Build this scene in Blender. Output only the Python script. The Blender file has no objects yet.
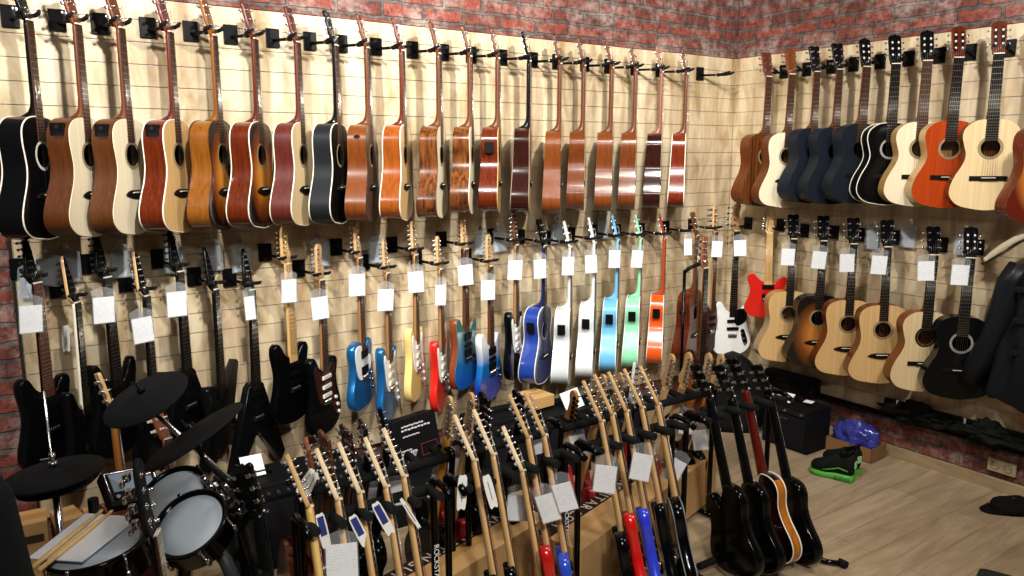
import bpy, bmesh, math, random
from mathutils import Vector, Matrix, Euler, noise
PI = math.pi
rnd = random.Random(7)
COL = bpy.context.scene.collection
# ------------------------------------------------------------------ camera (solved from the groove lines of both walls)
CF, CYAW, CPITCH, CROLL = 775.98, .6012, .1691, -.0015
CP = Vector((-4.8384, -4.0545, 1.9701))
_f = Vector((math.sin(CYAW)*math.cos(CPITCH), math.cos(CYAW)*math.cos(CPITCH), -math.sin(CPITCH)))
_r0 = Vector((math.cos(CYAW), -math.sin(CYAW), 0)); _u0 = _r0.cross(_f)
_r = _r0*math.cos(CROLL) + _u0*math.sin(CROLL); _u = -_r0*math.sin(CROLL) + _u0*math.cos(CROLL)
def ray(px, py): return _f + _r*((px-512)/CF) + _u*((288-py)/CF)
def at(px, py, ax, v):                      # point of the plane x/y/z = v seen at that place
    d = ray(px, py); return CP + d*((v-CP[ax])/d[ax])
def atd(px, py, Z): return CP + ray(px, py)*Z
def atp(px, py, p0, n):                     # point of a general plane
    d = ray(px, py); return CP + d*((Vector(p0)-CP).dot(n)/d.dot(n))
def azim(p): return math.atan2(p[0]-CP.x, p[1]-CP.y)
cam = bpy.data.cameras.new('camera'); camo = bpy.data.objects.new('camera', cam); COL.objects.link(camo)
cam.sensor_width = 36; cam.lens = 36*CF/1024; cam.clip_start = .05
M3 = Matrix((_r, _u, -_f)).transposed()
camo.matrix_world = Matrix.Translation(CP) @ M3.to_4x4()
bpy.context.scene.camera = camo
# ------------------------------------------------------------------ colours and materials
def lin(h):
    if isinstance(h, str):
        h = h.lstrip('#'); c = [int(h[i:i+2], 16)/255 for i in (0, 2, 4)]
    else: c = h
    return tuple((x/12.92 if x <= .04045 else ((x+.055)/1.055)**2.4) for x in c) + (1,)
_mats = {}
def newmat(name):
    m = bpy.data.materials.new(name); m.use_nodes = True
    nt = m.node_tree; b = nt.nodes['Principled BSDF']; return m, nt, b
def N(nt, t, **kw):
    n = nt.nodes.new(t)
    for k, v in kw.items():
        if k in n.inputs: n.inputs[k].default_value = v
        else: setattr(n, k, v)
    return n
def plain(col, rough=.5, metal=0, coat=0, bump=0, bscale=80, var=.0):
    key = ('p', col, rough, metal, coat, bump, bscale, var)
    if key in _mats: return _mats[key]
    m, nt, b = newmat('paint'); c = lin(col)
    b.inputs['Base Color'].default_value = c; b.inputs['Roughness'].default_value = rough
    b.inputs['Metallic'].default_value = metal
    if sum(c[:3]) < .06: b.inputs['Specular IOR Level'].default_value = .13; coat *= .2
    if coat: b.inputs['Coat Weight'].default_value = coat; b.inputs['Coat Roughness'].default_value = .05
    tc = N(nt, 'ShaderNodeTexCoord'); nz = N(nt, 'ShaderNodeTexNoise', Scale=bscale, Detail=3.0)
    nt.links.new(tc.outputs['Object'], nz.inputs['Vector'])
    if bump:
        bp = N(nt, 'ShaderNodeBump', Strength=bump, Distance=.004)
        nt.links.new(nz.outputs['Fac'], bp.inputs['Height']); nt.links.new(bp.outputs['Normal'], b.inputs['Normal'])
    if var:
        mx = N(nt, 'ShaderNodeMix', data_type='RGBA')
        mx.inputs[6].default_value = c; mx.inputs[7].default_value = tuple(x*(1-var) for x in c[:3])+(1,)
        nt.links.new(nz.outputs['Fac'], mx.inputs[0]); nt.links.new(mx.outputs[2], b.inputs['Base Color'])
    _mats[key] = m; return m
def wood(c1, c2, rough=.35, coat=.3, sx=60, sz=2.0, con=1.0, axis='Z'):
    key = ('w', c1, c2, rough, coat, sx, sz, con, axis)
    if key in _mats: return _mats[key]
    m, nt, b = newmat('wood'); L = nt.links.new
    tc = N(nt, 'ShaderNodeTexCoord'); mp = N(nt, 'ShaderNodeMapping')
    s = [sx, sx, sx]; s['XYZ'.index(axis)] = sz; mp.inputs['Scale'].default_value = s
    n1 = N(nt, 'ShaderNodeTexNoise', Scale=1.0, Detail=6.0, Roughness=.6, Distortion=.12)
    cr = N(nt, 'ShaderNodeValToRGB'); e = cr.color_ramp.elements
    e[0].position = .5-.22/con; e[1].position = .5+.22/con
    e[0].color = lin(c1); e[1].color = lin(c2)
    L(tc.outputs['Object'], mp.inputs['Vector']); L(mp.outputs[0], n1.inputs['Vector']); L(n1.outputs['Fac'], cr.inputs[0])
    L(cr.outputs[0], b.inputs['Base Color'])
    b.inputs['Roughness'].default_value = rough; b.inputs['Specular IOR Level'].default_value = .25
    if coat: b.inputs['Coat Weight'].default_value = coat*.7; b.inputs['Coat Roughness'].default_value = .08
    _mats[key] = m; return m
def burst(cin, cmid, cout, zc=-.64, rx=.17, rz=.24, rough=.25):   # sunburst lacquer: amber middle, dark rim
    key = ('b', cin, cmid, cout, zc, rx, rz)
    if key in _mats: return _mats[key]
    m, nt, b = newmat('sunburst lacquer'); L = nt.links.new
    tc = N(nt, 'ShaderNodeTexCoord'); mp = N(nt, 'ShaderNodeMapping')
    mp.inputs['Location'].default_value = (0, 0, -zc/rz); mp.inputs['Scale'].default_value = (1/rx, 0, 1/rz)
    ln = N(nt, 'ShaderNodeVectorMath', operation='LENGTH')
    cr = N(nt, 'ShaderNodeValToRGB'); e = cr.color_ramp.elements
    e[0].position = .3; e[0].color = lin(cin); e[1].position = 1.0; e[1].color = lin(cout)
    k = e.new(.68); k.color = lin(cmid)
    L(tc.outputs['Object'], mp.inputs['Vector']); L(mp.outputs[0], ln.inputs[0]); L(ln.outputs['Value'], cr.inputs[0])
    L(cr.outputs[0], b.inputs['Base Color']); b.inputs['Roughness'].default_value = rough
    b.inputs['Coat Weight'].default_value = .6; b.inputs['Coat Roughness'].default_value = .06
    _mats[key] = m; return m
def fade(ctop, cmid, cbot, z0, z1):                                 # finish fading along the body
    key = ('f', ctop, cmid, cbot, z0, z1)
    if key in _mats: return _mats[key]
    m, nt, b = newmat('fade finish'); L = nt.links.new
    tc = N(nt, 'ShaderNodeTexCoord'); sp = N(nt, 'ShaderNodeSeparateXYZ'); mr = N(nt, 'ShaderNodeMapRange')
    mr.inputs[1].default_value = z0; mr.inputs[2].default_value = z1
    cr = N(nt, 'ShaderNodeValToRGB'); e = cr.color_ramp.elements
    e[0].color = lin(ctop); e[0].position = .08; e[1].color = lin(cbot); e[1].position = .9; k = e.new(.5); k.color = lin(cmid)
    L(tc.outputs['Object'], sp.inputs[0]); L(sp.outputs['Z'], mr.inputs[0]); L(mr.outputs[0], cr.inputs[0]); L(cr.outputs[0], b.inputs['Base Color'])
    b.inputs['Roughness'].default_value = .2; b.inputs['Coat Weight'].default_value = .7
    _mats[key] = m; return m
def glassy(col, alpha=.25, rough=.15):
    key = ('g', col, alpha)
    if key in _mats: return _mats[key]
    m, nt, b = newmat('clear plastic'); b.inputs['Base Color'].default_value = lin(col); b.inputs['Roughness'].default_value = rough
    b.inputs['Alpha'].default_value = alpha
    _mats[key] = m; return m
def printed():                                                      # white sheet with lines of small print
    if 'paper' in _mats: return _mats['paper']
    m, nt, b = newmat('printed paper'); L = nt.links.new
    tc = N(nt, 'ShaderNodeTexCoord'); mp = N(nt, 'ShaderNodeMapping'); mp.inputs['Scale'].default_value = (1, 1, 1)
    sp = N(nt, 'ShaderNodeSeparateXYZ'); L(tc.outputs['Object'], sp.inputs[0])
    a = N(nt, 'ShaderNodeMath', operation='MULTIPLY'); a.inputs[1].default_value = 110; L(sp.outputs['Z'], a.inputs[0])
    f = N(nt, 'ShaderNodeMath', operation='FRACT'); L(a.outputs[0], f.inputs[0])
    g = N(nt, 'ShaderNodeMath', operation='LESS_THAN'); g.inputs[1].default_value = .32; L(f.outputs[0], g.inputs[0])
    nz = N(nt, 'ShaderNodeTexNoise', Scale=1.0, Detail=1.0); mp.inputs['Scale'].default_value = (90, 1, 110)
    L(tc.outputs['Object'], mp.inputs['Vector']); L(mp.outputs[0], nz.inputs['Vector'])
    h = N(nt, 'ShaderNodeMath', operation='GREATER_THAN'); h.inputs[1].default_value = .5; L(nz.outputs['Fac'], h.inputs[0])
    z = N(nt, 'ShaderNodeMath', operation='LESS_THAN'); z.inputs[1].default_value = .045; 
    za = N(nt, 'ShaderNodeMath', operation='ABSOLUTE'); zb = N(nt, 'ShaderNodeMath', operation='SUBTRACT'); zb.inputs[1].default_value = .012
    L(sp.outputs['Z'], zb.inputs[0]); L(zb.outputs[0], za.inputs[0]); L(za.outputs[0], z.inputs[0])
    m1 = N(nt, 'ShaderNodeMath', operation='MULTIPLY'); m2 = N(nt, 'ShaderNodeMath', operation='MULTIPLY'); m3 = N(nt, 'ShaderNodeMath', operation='MULTIPLY')
    L(g.outputs[0], m1.inputs[0]); L(h.outputs[0], m1.inputs[1]); L(m1.outputs[0], m2.inputs[0]); L(z.outputs[0], m2.inputs[1])
    L(m2.outputs[0], m3.inputs[0]); m3.inputs[1].default_value = .22
    mx = N(nt, 'ShaderNodeMix', data_type='RGBA'); mx.inputs[6].default_value = lin('#e9ebee'); mx.inputs[7].default_value = lin('#55585e')
    L(m3.outputs[0], mx.inputs[0]); L(mx.outputs[2], b.inputs['Base Color']); b.inputs['Roughness'].default_value = .6
    _mats['paper'] = m; return m
BLACK = plain('#060607', .45); GLOSSB = plain('#060607', .15, coat=.6); MATB = plain('#131416', .75, bump=.2)
METAL = plain('#c8c8cc', .22, metal=1); DMETAL = plain('#3a3b3f', .35, metal=.8); RUB = plain('#151617', .85, bump=.3, bscale=300)
NICK = plain('#b5b2a8', .3, metal=1); CREAM = plain('#e9e2cf', .4); WHITE = plain('#eeeeea', .4)
ROSE = wood('#2f1a12', '#553325', .5, 0, 70, 4); MAPLE = wood('#c79a5f', '#dcb479', .35, .3, 50, 3)
EBON = plain('#17120f', .5, var=.4); MAHOG = wood('#4a2410', '#693818', .35, .4, 90, 3)
# ------------------------------------------------------------------ objects
def link(name, data, parent=None, loc=None, rot=None):
    o = bpy.data.objects.new(name, data); COL.objects.link(o)
    if parent: o.parent = parent
    if loc is not None: o.location = loc
    if rot is not None: o.rotation_euler = rot
    return o
def tag(o, label, cat=None, group=None, kind=None):
    if label: o['label'] = label
    if cat: o['category'] = cat
    if group: o['group'] = group
    if kind: o['kind'] = kind
    return o
def thing(name, label, cat, loc=(0, 0, 0), rot=(0, 0, 0), group=None):
    return tag(link(name, None, None, loc, rot), label, cat, group)
class MB:
    def __init__(s): s.b = bmesh.new()
    def box(s, c, d, mat=None, bev=0, taper=None):
        r = bmesh.ops.create_cube(s.b, size=1); vs = r['verts']
        for v in vs:
            v.co = Vector((v.co.x*d[0], v.co.y*d[1], v.co.z*d[2]))
            if taper and v.co.z > 0: v.co.x *= taper[0]; v.co.y *= taper[1]
        if bev:
            es = list({e for v in vs for e in v.link_edges})
            r2 = bmesh.ops.bevel(s.b, geom=es, offset=bev, segments=2, affect='EDGES', profile=.6)
            vs = list({v for f in r2['faces'] for v in f.verts} | {v for v in vs if v.is_valid})
        for v in vs:
            co = v.co.copy()
            if mat is not None: co = mat @ co
            v.co = co + Vector(c)
        return s
    def poly(s, pts, y0, y1, smooth=True, bev=0, hole=None, front=True, back=True, ds=None):
        """prism: pts = (x,z) outline, extruded from y0 (front) to y1 (back)."""
        n = len(pts); ar = sum(pts[i][0]*pts[(i+1) % n][1]-pts[(i+1) % n][0]*pts[i][1] for i in range(n))
        if ar > 0: pts = pts[::-1]
        def inset(d):
            out = []
            for i in range(n):
                a = Vector(pts[i-1]); p = Vector(pts[i]); c = Vector(pts[(i+1) % n])
                t = (c-a);  t = t.normalized() if t.length > 1e-9 else Vector((1, 0))
                out.append((p.x+t.y*d, p.y-t.x*d))
            return out
        sg = 1 if y1 > y0 else -1
        ys = [(y0, bev), (y0+bev*sg, 0), (y1-bev*sg, 0), (y1, bev)] if bev else [(y0, 0), (y1, 0)]
        rings = []
        for k, (y, d) in enumerate(ys):
            pp = inset(d) if d else pts
            rings.append([s.b.verts.new((p[0], y if (ds is None or k < len(ys)/2) else y+ds(p[1]), p[1])) for p in pp])
        for a, b in zip(rings[:-1], rings[1:]):
            for i in range(n):
                f = s.b.faces.new((a[i], b[i], b[(i+1) % n], a[(i+1) % n])); f.smooth = smooth
        if front:
            if hole:
                hv = [s.b.verts.new((hole[0]+hole[2]*math.cos(t*2*PI/24), y0, hole[1]+hole[2]*math.sin(t*2*PI/24))) for t in range(24)]
                he = [s.b.edges.new((hv[i], hv[(i+1) % 24])) for i in range(24)]
                oe = [s.b.edges.get((rings[0][i], rings[0][(i+1) % n])) for i in range(n)]
                bmesh.ops.triangle_fill(s.b, edges=he+oe, use_beauty=True)
            else: s.b.faces.new(rings[0])
        if back: s.b.faces.new(rings[-1][::-1])
        for r_, on in ((rings[0], front), (rings[-1], back)):
            if on and not bev:
                for i in range(n):
                    e = s.b.edges.get((r_[i], r_[(i+1) % n]))
                    if e: e.smooth = False
        return s
    def loft(s, rings, cap=True, smooth=True):
        vr = [[s.b.verts.new(p) for p in r] for r in rings]; n = len(vr[0])
        for a, b in zip(vr[:-1], vr[1:]):
            for i in range(n):
                f = s.b.faces.new((a[i], a[(i+1) % n], b[(i+1) % n], b[i])); f.smooth = smooth
        if cap: s.b.faces.new(vr[0][::-1]); s.b.faces.new(vr[-1])
        return s
    def tube(s, pts, r, seg=8, closed=False, smooth=True):
        P_ = [Vector(p) for p in pts]; n = len(P_); rings = []; up = None
        for i, p in enumerate(P_):
            a = P_[i-1] if (i > 0 or closed) else p; c = P_[(i+1) % n] if (i < n-1 or closed) else p
            t = (c-a)
            t = t.normalized() if t.length > 1e-9 else Vector((0, 0, 1))
            if up is None: up = Vector((0, 0, 1)) if abs(t.z) < .9 else Vector((0, 1, 0))
            x = up.cross(t)
            if x.length < 1e-4: x = Vector((1, 0, 0)).cross(t)
            x.normalize(); y = t.cross(x); up = y
            rr = r[i] if isinstance(r, (list, tuple)) else r
            rings.append([p + x*rr*math.cos(k*2*PI/seg) + y*rr*math.sin(k*2*PI/seg) for k in range(seg)])
        if closed:
            vr = [[s.b.verts.new(p) for p in q] for q in rings]
            for i in range(n):
                a, b = vr[i], vr[(i+1) % n]
                for k in range(seg):
                    f = s.b.faces.new((a[k], a[(k+1) % seg], b[(k+1) % seg], b[k])); f.smooth = smooth
        else: s.loft(rings, smooth=smooth)
        return s
    def cyl(s, a, b, r, seg=12, r2=None): return s.tube([a, b], [r, r2 if r2 is not None else r], seg)
    def ring(s, c, r0, r1, y, n=28):
        A = [s.b.verts.new((c[0]+r0*math.cos(t*2*PI/n), y, c[1]+r0*math.sin(t*2*PI/n))) for t in range(n)]
        B = [s.b.verts.new((c[0]+r1*math.cos(t*2*PI/n), y, c[1]+r1*math.sin(t*2*PI/n))) for t in range(n)]
        for i in range(n): s.b.faces.new((A[i], A[(i+1) % n], B[(i+1) % n], B[i]))
        return s
    def mesh(s, name, fix=True):
        if fix: bmesh.ops.recalc_face_normals(s.b, faces=s.b.faces)
        me = bpy.data.meshes.new(name); s.b.to_mesh(me); s.b.free(); return me
_geo = {}
def part(name, key, fn, mat, parent=None, label=None, loc=None, rot=None):
    """a mesh object; the geometry of equal keys is shared, the material belongs to the object"""
    if key is not None and key in _geo: me = _geo[key]
    else:
        mb = MB(); fn(mb); me = mb.mesh(name); me.materials.append(mat)
        if key is not None: _geo[key] = me
    o = link(name, me, parent, loc, rot)
    o.material_slots[0].link = 'OBJECT'; o.material_slots[0].material = mat
    if label: o['label'] = label
    return o
def solid(name, fn, mat, parent=None, label=None, loc=None, rot=None): return part(name, None, fn, mat, parent, label, loc, rot)
def struct(name, fn, mat, parent=None):
    o = solid(name, fn, mat, parent)
    if not parent: o['kind'] = 'structure'
    return o
def catmull(pts, k=4):
    out = []; n = len(pts)
    for i in range(n):
        p0, p1, p2, p3 = [Vector(pts[(i+j) % n]) for j in (-1, 0, 1, 2)]
        for q in range(k):
            t = q/k; out.append(tuple(.5*((2*p1)+(p2-p0)*t+(2*p0-5*p1+4*p2-p3)*t*t+(3*p1-p0-3*p2+p3)*t**3)))
    return out
# ------------------------------------------------------------------ guitars.  local frame: nut at origin, front faces -Y, +Z towards headstock
def ac_outline(kind, nl):
    H = {'dread': [(.0, .05), (.012, .10), (.045, .138), (.10, .146), (.16, .136), (.21, .130), (.27, .142), (.34, .176), (.40, .197), (.45, .188), (.485, .145), (.5, .07)],
         'conc': [(.0, .05), (.012, .095), (.045, .13), (.09, .138), (.14, .125), (.185, .114), (.24, .128), (.31, .168), (.37, .19), (.42, .186), (.465, .145), (.485, .07)],
         'clas': [(.0, .05), (.012, .09), (.045, .128), (.09, .139), (.14, .128), (.19, .117), (.24, .128), (.31, .165), (.37, .184), (.42, .180), (.465, .140), (.485, .07)]}[kind]
    p = [(0, -nl)] + [(w, -nl-t) for t, w in H] + [(0, -nl-H[-1][0]-.008)] + [(-w, -nl-t) for t, w in H[::-1]]
    return catmull(p, 3)
def neck_mesh(nl, w0, w1, heel, d0=.021, angle=0):
    def fn(mb):
        zs = [(.004, d0*.9)]+[(-nl*t, d0+.003*t) for t in (.05, .3, .6, .8)]
        if heel: zs += [(-nl+.045, d0+.006), (-nl+.022, d0+.018), (-nl+.008, d0+.042), (-nl-.001, heel)]
        else: zs += [(-nl, d0+.004), (-nl-.06, d0+.004)]
        rings = []
        for z, d in zs:
            w = w0+(w1-w0)*min(1, -z/nl if z < 0 else 0)
            rings.append([(w/2*math.cos(a), d*(math.sin(a)**.7 if math.sin(a) > 0 else 0)-.0005, z) for a in [PI*k/8 for k in range(9)]])
        mb.loft(rings)
    return fn
def fretboard(mb, ln, w0, w1): mb.loft([[(-w0/2, -.006, 0), (-w0/2, 0, 0), (w0/2, 0, 0), (w0/2, -.006, 0)], [(-w1/2, -.006, -ln), (-w1/2, 0, -ln), (w1/2, 0, -ln), (w1/2, -.006, -ln)]], smooth=False)
def frets(mb, ln, w0, w1, scale):
    for k in range(1, 23):
        z = scale*(1-2**(-k/12))
        if z > ln-.003: break
        w = w0+(w1-w0)*z/ln
        mb.box((0, -.0066, -z), (w*.98, .0014, .0024))
def strings(mb, n, w0, w1, z0, z1, top=.10):
    for i in range(n):
        x0 = -w0/2+w0*i/(n-1); x1 = -w1/2+w1*i/(n-1)
        mb.cyl((x0, -.0085, .0), (x1, -.0135, -z1), .0006, 4)
        mb.cyl((x0, -.0085, .0), (x0*1.4, .004, top*(.35+.65*(i/(n-1) if n else 0))), .0006, 4)
TILT = math.radians(13); HTILT = [.05]
def head_pts(kind):
    if kind == '33': return [(-.021, .0), (-.028, .02), (-.034, .05), (-.037, .13), (-.039, .165), (-.02, .172), (0, .166), (.02, .172), (.039, .165), (.037, .13), (.034, .05), (.028, .02), (.021, 0)]
    if kind == 'lp': return [(-.021, 0), (-.030, .03), (-.036, .06), (-.034, .12), (-.041, .155), (-.028, .168), (-.01, .160), (0, .168), (.01, .160), (.028, .168), (.041, .155), (.034, .12), (.036, .06), (.030, .03), (.021, 0)]
    if kind == 'clas': return [(-.025, 0), (-.030, .02), (-.034, .04), (-.036, .15), (-.030, .172), (-.012, .176), (0, .183), (.012, .176), (.030, .172), (.036, .15), (.034, .04), (.030, .02), (.025, 0)]
    if kind == 'strat': return [(-.021, 0), (-.032, .022), (-.030, .06), (-.026, .12), (-.020, .165), (-.005, .187), (.018, .186), (.030, .170), (.030, .150), (.022, .120), (.026, .07), (.036, .045), (.034, .026), (.021, 0)]
    if kind == 'point': return [(-.021, 0), (-.040, .03), (-.036, .06), (-.016, .13), (.006, .205), (.018, .20), (.024, .15), (.022, .08), (.024, .03), (.021, 0)]
    if kind == 'bass': return [(-.022, 0), (-.040, .03), (-.042, .07), (-.036, .15), (-.024, .215), (0, .232), (.022, .225), (.030, .20), (.022, .15), (.022, .09), (.030, .05), (.022, 0)]
def tuner_fn(mb):                              # post in front, gear box behind, button to the side (+X)
    mb.cyl((0, -.016, 0), (0, .0, 0), .0032, 8); mb.cyl((0, -.002, 0), (0, .0005, 0), .0062, 10)
    mb.box((.002, .021, 0), (.014, .011, .014), bev=.002); mb.cyl((.006, .021, 0), (.020, .021, 0), .002, 6)
    mb.box((.027, .021, 0), (.014, .007, .011), bev=.003)
def tuner_cl(mb):
    mb.cyl((-.0, .010, 0), (.012, .010, 0), .002, 6); mb.box((.018, .010, 0), (.010, .005, .013), bev=.002)
    mb.cyl((0, .010, 0), (-.028, .010, 0), .0052, 8)
def headstock(g, kind, hm, facem=None, tm=METAL, key=''):
    pts = head_pts(kind); sm = catmull(pts, 3)
    e = link('headstock', None)  # placeholder replaced below
    COL.objects.unlink(e); bpy.data.objects.remove(e)
    rot = (-TILT if kind in ('33', 'lp', 'clas', 'point') else -HTILT[0], 0, 0)
    yo = 0 if rot[0] < -.1 else .004
    h = part('headstock', ('hs', kind), lambda mb: mb.poly(sm, 0, .015, bev=.0015), hm, g, loc=(0, yo, .0), rot=rot)
    if facem: part('headstock_face', ('hf', kind), lambda mb: mb.poly([(x*.97, .003+z*.98) for x, z in sm], -.0012, 0), facem, h, 'darker veneer on the front of the headstock')
    if kind == 'clas':
        part('slot', ('slot',), lambda mb: [mb.poly(catmull([(sx*.018-.006, .045), (sx*.018+.006, .045), (sx*.018+.006, .14), (sx*.018-.006, .14)], 4), -.002, .010) for sx in (-1, 1)], BLACK, h)
        T = [(s*.035, z, s) for s in (-1, 1) for z in (.055, .093, .130)]
        for x, z, s in T: part('tuner', ('tunc',), tuner_cl, tm, h, loc=(x, 0, z), rot=(0, 0 if s > 0 else PI, 0)).location.y = (0 if s > 0 else 0)
        part('roller', ('roll',), lambda mb: [mb.cyl((s*.018-.0045, -.002, z), (s*.018+.0045, -.002, z), .0065, 8) for s in (-1, 1) for z in (.055, .093, .130)], WHITE, h, 'white string rollers in the slots')
        return h
    if kind in ('33', 'lp'): T = [(s*.024, z, s) for s in (-1, 1) for z in (.045, .088, .131)]
    elif kind == 'bass': T = [(-.024+.003*i, .05+.047*i, -1) for i in range(4)]
    elif kind == 'point': T = [(-.018+.0055*i, .040+.028*i, -1) for i in range(6)]
    else: T = [(-.019+.0016*i, .036+.0255*i, -1) for i in range(6)]
    sc = 1.7 if kind == 'bass' else 1
    for x, z, s in T:
        t = part('tuner', ('tun', s), (tuner_fn if s > 0 else (lambda mb: (tuner_fn(mb), [setattr(v, 'co', Vector((-v.co.x, v.co.y, v.co.z))) for v in mb.b.verts]))), tm, h, loc=(x, 0, z))
        t.scale = (sc, sc, sc)
    return h
def heavy_common(g, nl, fl, w0, w1, scale, fm, nstr, br):
    def fbf(mb):
        fretboard(mb, fl, w0, w1); k = len(mb.b.faces); frets(mb, fl, w0, w1, scale)
        for f in list(mb.b.faces)[k:]: f.material_index = 1
    o = part('fretboard', ('fb', fl, w0, w1, scale), fbf, fm, g)
    if len(o.data.materials) < 2: o.data.materials.append(NICK)
    part('nut', ('nut', w0), lambda mb: mb.box((0, -.004, .002), (w0, .010, .005)), CREAM, g)
    part('strings', ('st', nstr, w0, br), lambda mb: strings(mb, nstr, w0-.008, w1*.98, 0, br), NICK, g)
def acoustic(g, kind='dread', side=None, top=None, neck=None, fm=None, head=None, face=None, bind=None, hk='33', nl=.38, pre=0, guard=None, ros=None, tm=METAL, bridge=None):
    neck = neck or MAHOG; fm = fm or ROSE; bridge = bridge or EBON; nl = nl
    out = ac_outline(kind, nl); zb = min(p[1] for p in out); L_ = -nl-zb
    dep = lambda z: .088+.022*((-nl-z)/L_)
    hz = -nl-L_*.31; hr = .049
    wn = .052 if kind == 'clas' else .044
    part('body', ('ab', kind, nl), lambda mb: mb.poly(out, .0, .0, front=False, bev=0, ds=dep), side, g)
    part('soundboard', ('sb', kind, nl), lambda mb: mb.poly(out, -.003, .0, hole=(0, hz, hr), back=False), top, g)
    if bind:
        part('binding', ('bd', kind, nl), lambda mb: [mb.tube([(x*1.005, -.001, z) for x, z in out], .0032, 6, closed=True), mb.tube([(x*1.005, dep(z)-.001, z) for x, z in out], .0028, 6, closed=True)], bind, g)
    part('rosette', ('ro', kind, nl), lambda mb: [mb.ring((0, hz), hr+.001, hr+.014, -.0036)], ros or plain('#8a7a5c', .5, bump=.2), g)
    zbr = hz-.165
    if kind == 'clas':
        part('bridge', ('br', kind, nl), lambda mb: [mb.box((0, -.006, zbr), (.185, .006, .026), bev=.002), mb.box((0, -.011, zbr), (.085, .008, .024), bev=.002)], bridge, g)
    else:
        part('bridge', ('br', kind, nl), lambda mb: mb.poly(catmull([(-.085, zbr-.004), (-.05, zbr+.012), (0, zbr+.014), (.05, zbr+.012), (.085, zbr-.004), (.06, zbr-.014), (0, zbr-.024), (-.06, zbr-.014)], 3), -.011, -.003, bev=.002), bridge, g)
    part('saddle', ('sd', kind, nl), lambda mb: mb.box((0, -.013, zbr+.003), (.072, .006, .003)), CREAM, g)
    if guard: part('pickguard', ('pg', kind, nl), lambda mb: mb.poly(catmull([(.030, hz+.055), (.056, hz+.02), (.058, hz-.01), (.085, hz-.06), (.095, hz-.11), (.07, hz-.12), (.035, hz-.075), (.02, hz-.055), (.048, hz-.02), (.046, hz+.02)], 3), -.0042, -.003), guard, g)
    fl = nl + (.10 if kind != 'clas' else .115)
    part('neck', ('nk', nl, wn), neck_mesh(nl, wn, wn+.010, .085), neck, g)
    heavy_common(g, nl, fl, wn, wn+.011, .648, fm, 6, -zbr-.003)
    headstock(g, hk, head or neck, face, tm)
    if pre == 1:
        zz = -nl-.062
        p = part('preamp', ('pa', kind, nl), lambda mb: mb.box((-.1385, .046, zz), (.014, .060, .074), bev=.002), BLACK, g, 'black preamp panel on the side')
        part('slider', ('pas', kind, nl), lambda mb: [mb.box((-.1465, .026+.010*i, zz-.014), (.003, .004, .024)) for i in range(4)]+[mb.cyl((-.145, .046, zz+.020), (-.149, .046, zz+.020), .008, 12)], DMETAL, p)
    if pre == 2:
        zz = -nl-.072
        part('preamp', ('pb', kind, nl), lambda mb: [mb.cyl((-.130, .042, zz), (-.1445, .042, zz), .018, 20), mb.box((-.146, .042, zz), (.002, .022, .003))], BLACK, g, 'round black preamp dial')
    if pre == 3:
        zz = -nl-.115
        part('preamp', ('pc', kind, nl), lambda mb: mb.box((-.1345, .047, zz), (.016, .050, .066), bev=.003), BLACK, g, 'square black preamp panel')
    return zb
EL = {
 'strat': ([(-.03, .478), (-.06, .455), (-.082, .418), (-.106, .396), (-.134, .408), (-.142, .45), (-.130, .51), (-.122, .57), (-.135, .64), (-.158, .71), (-.155, .77), (-.11, .82), (-.03, .835), (.05, .83), (.12, .80), (.157, .74), (.152, .67), (.127, .60), (.115, .55), (.125, .50), (.132, .46), (.118, .432), (.090, .434), (.065, .462), (.045, .485), (.03, .49), (0, .485)], .46, 1),
 'tele': ([(-.03, .455), (-.09, .452), (-.127, .47), (-.133, .52), (-.116, .58), (-.125, .65), (-.155, .72), (-.15, .78), (-.10, .825), (0, .835), (.10, .825), (.15, .78), (.157, .72), (.132, .64), (.12, .58), (.135, .51), (.125, .47), (.095, .458), (.065, .48), (.045, .515), (.03, .518)], .455, 1),
 'lp': ([(-.03, .41), (-.08, .405), (-.127, .43), (-.142, .48), (-.122, .55), (-.132, .62), (-.165, .70), (-.162, .76), (-.11, .81), (0, .825), (.11, .81), (.162, .76), (.165, .70), (.132, .62), (.118, .55), (.132, .50), (.117, .463), (.085, .453), (.06, .475), (.045, .505), (.03, .51)], .41, 1),
 'v': ([(-.028, .47), (-.055, .49), (-.205, .90), (-.165, .945), (-.03, .76), (0, .735), (.03, .76), (.165, .945), (.205, .90), (.055, .49), (.028, .47)], .47, 0),
 'explorer': ([(-.028, .475), (-.125, .455), (-.14, .475), (-.105, .62), (-.20, .84), (-.18, .87), (.02, .80), (.12, .83), (.135, .81), (.115, .62), (.185, .41), (.165, .39), (.055, .49), (.028, .48)], .475, 0),
}
EL['bass'] = ([(x*1.05, .60+(z-.40)*1.06) for x, z in EL['strat'][0]], .665, 1)
EL['horn'] = ([(-.03, .475), (-.055, .46), (-.075, .42), (-.095, .385), (-.125, .38), (-.13, .43), (-.120, .51), (-.116, .57), (-.13, .64), (-.155, .71), (-.152, .77), (-.11, .82), (-.03, .835), (.05, .83), (.12, .80), (.155, .74), (.15, .67), (.122, .60), (.112, .55), (.118, .50), (.128, .435), (.118, .395), (.095, .40), (.07, .45), (.045, .485), (.03, .49), (0, .485)], .46, 1)
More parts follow.
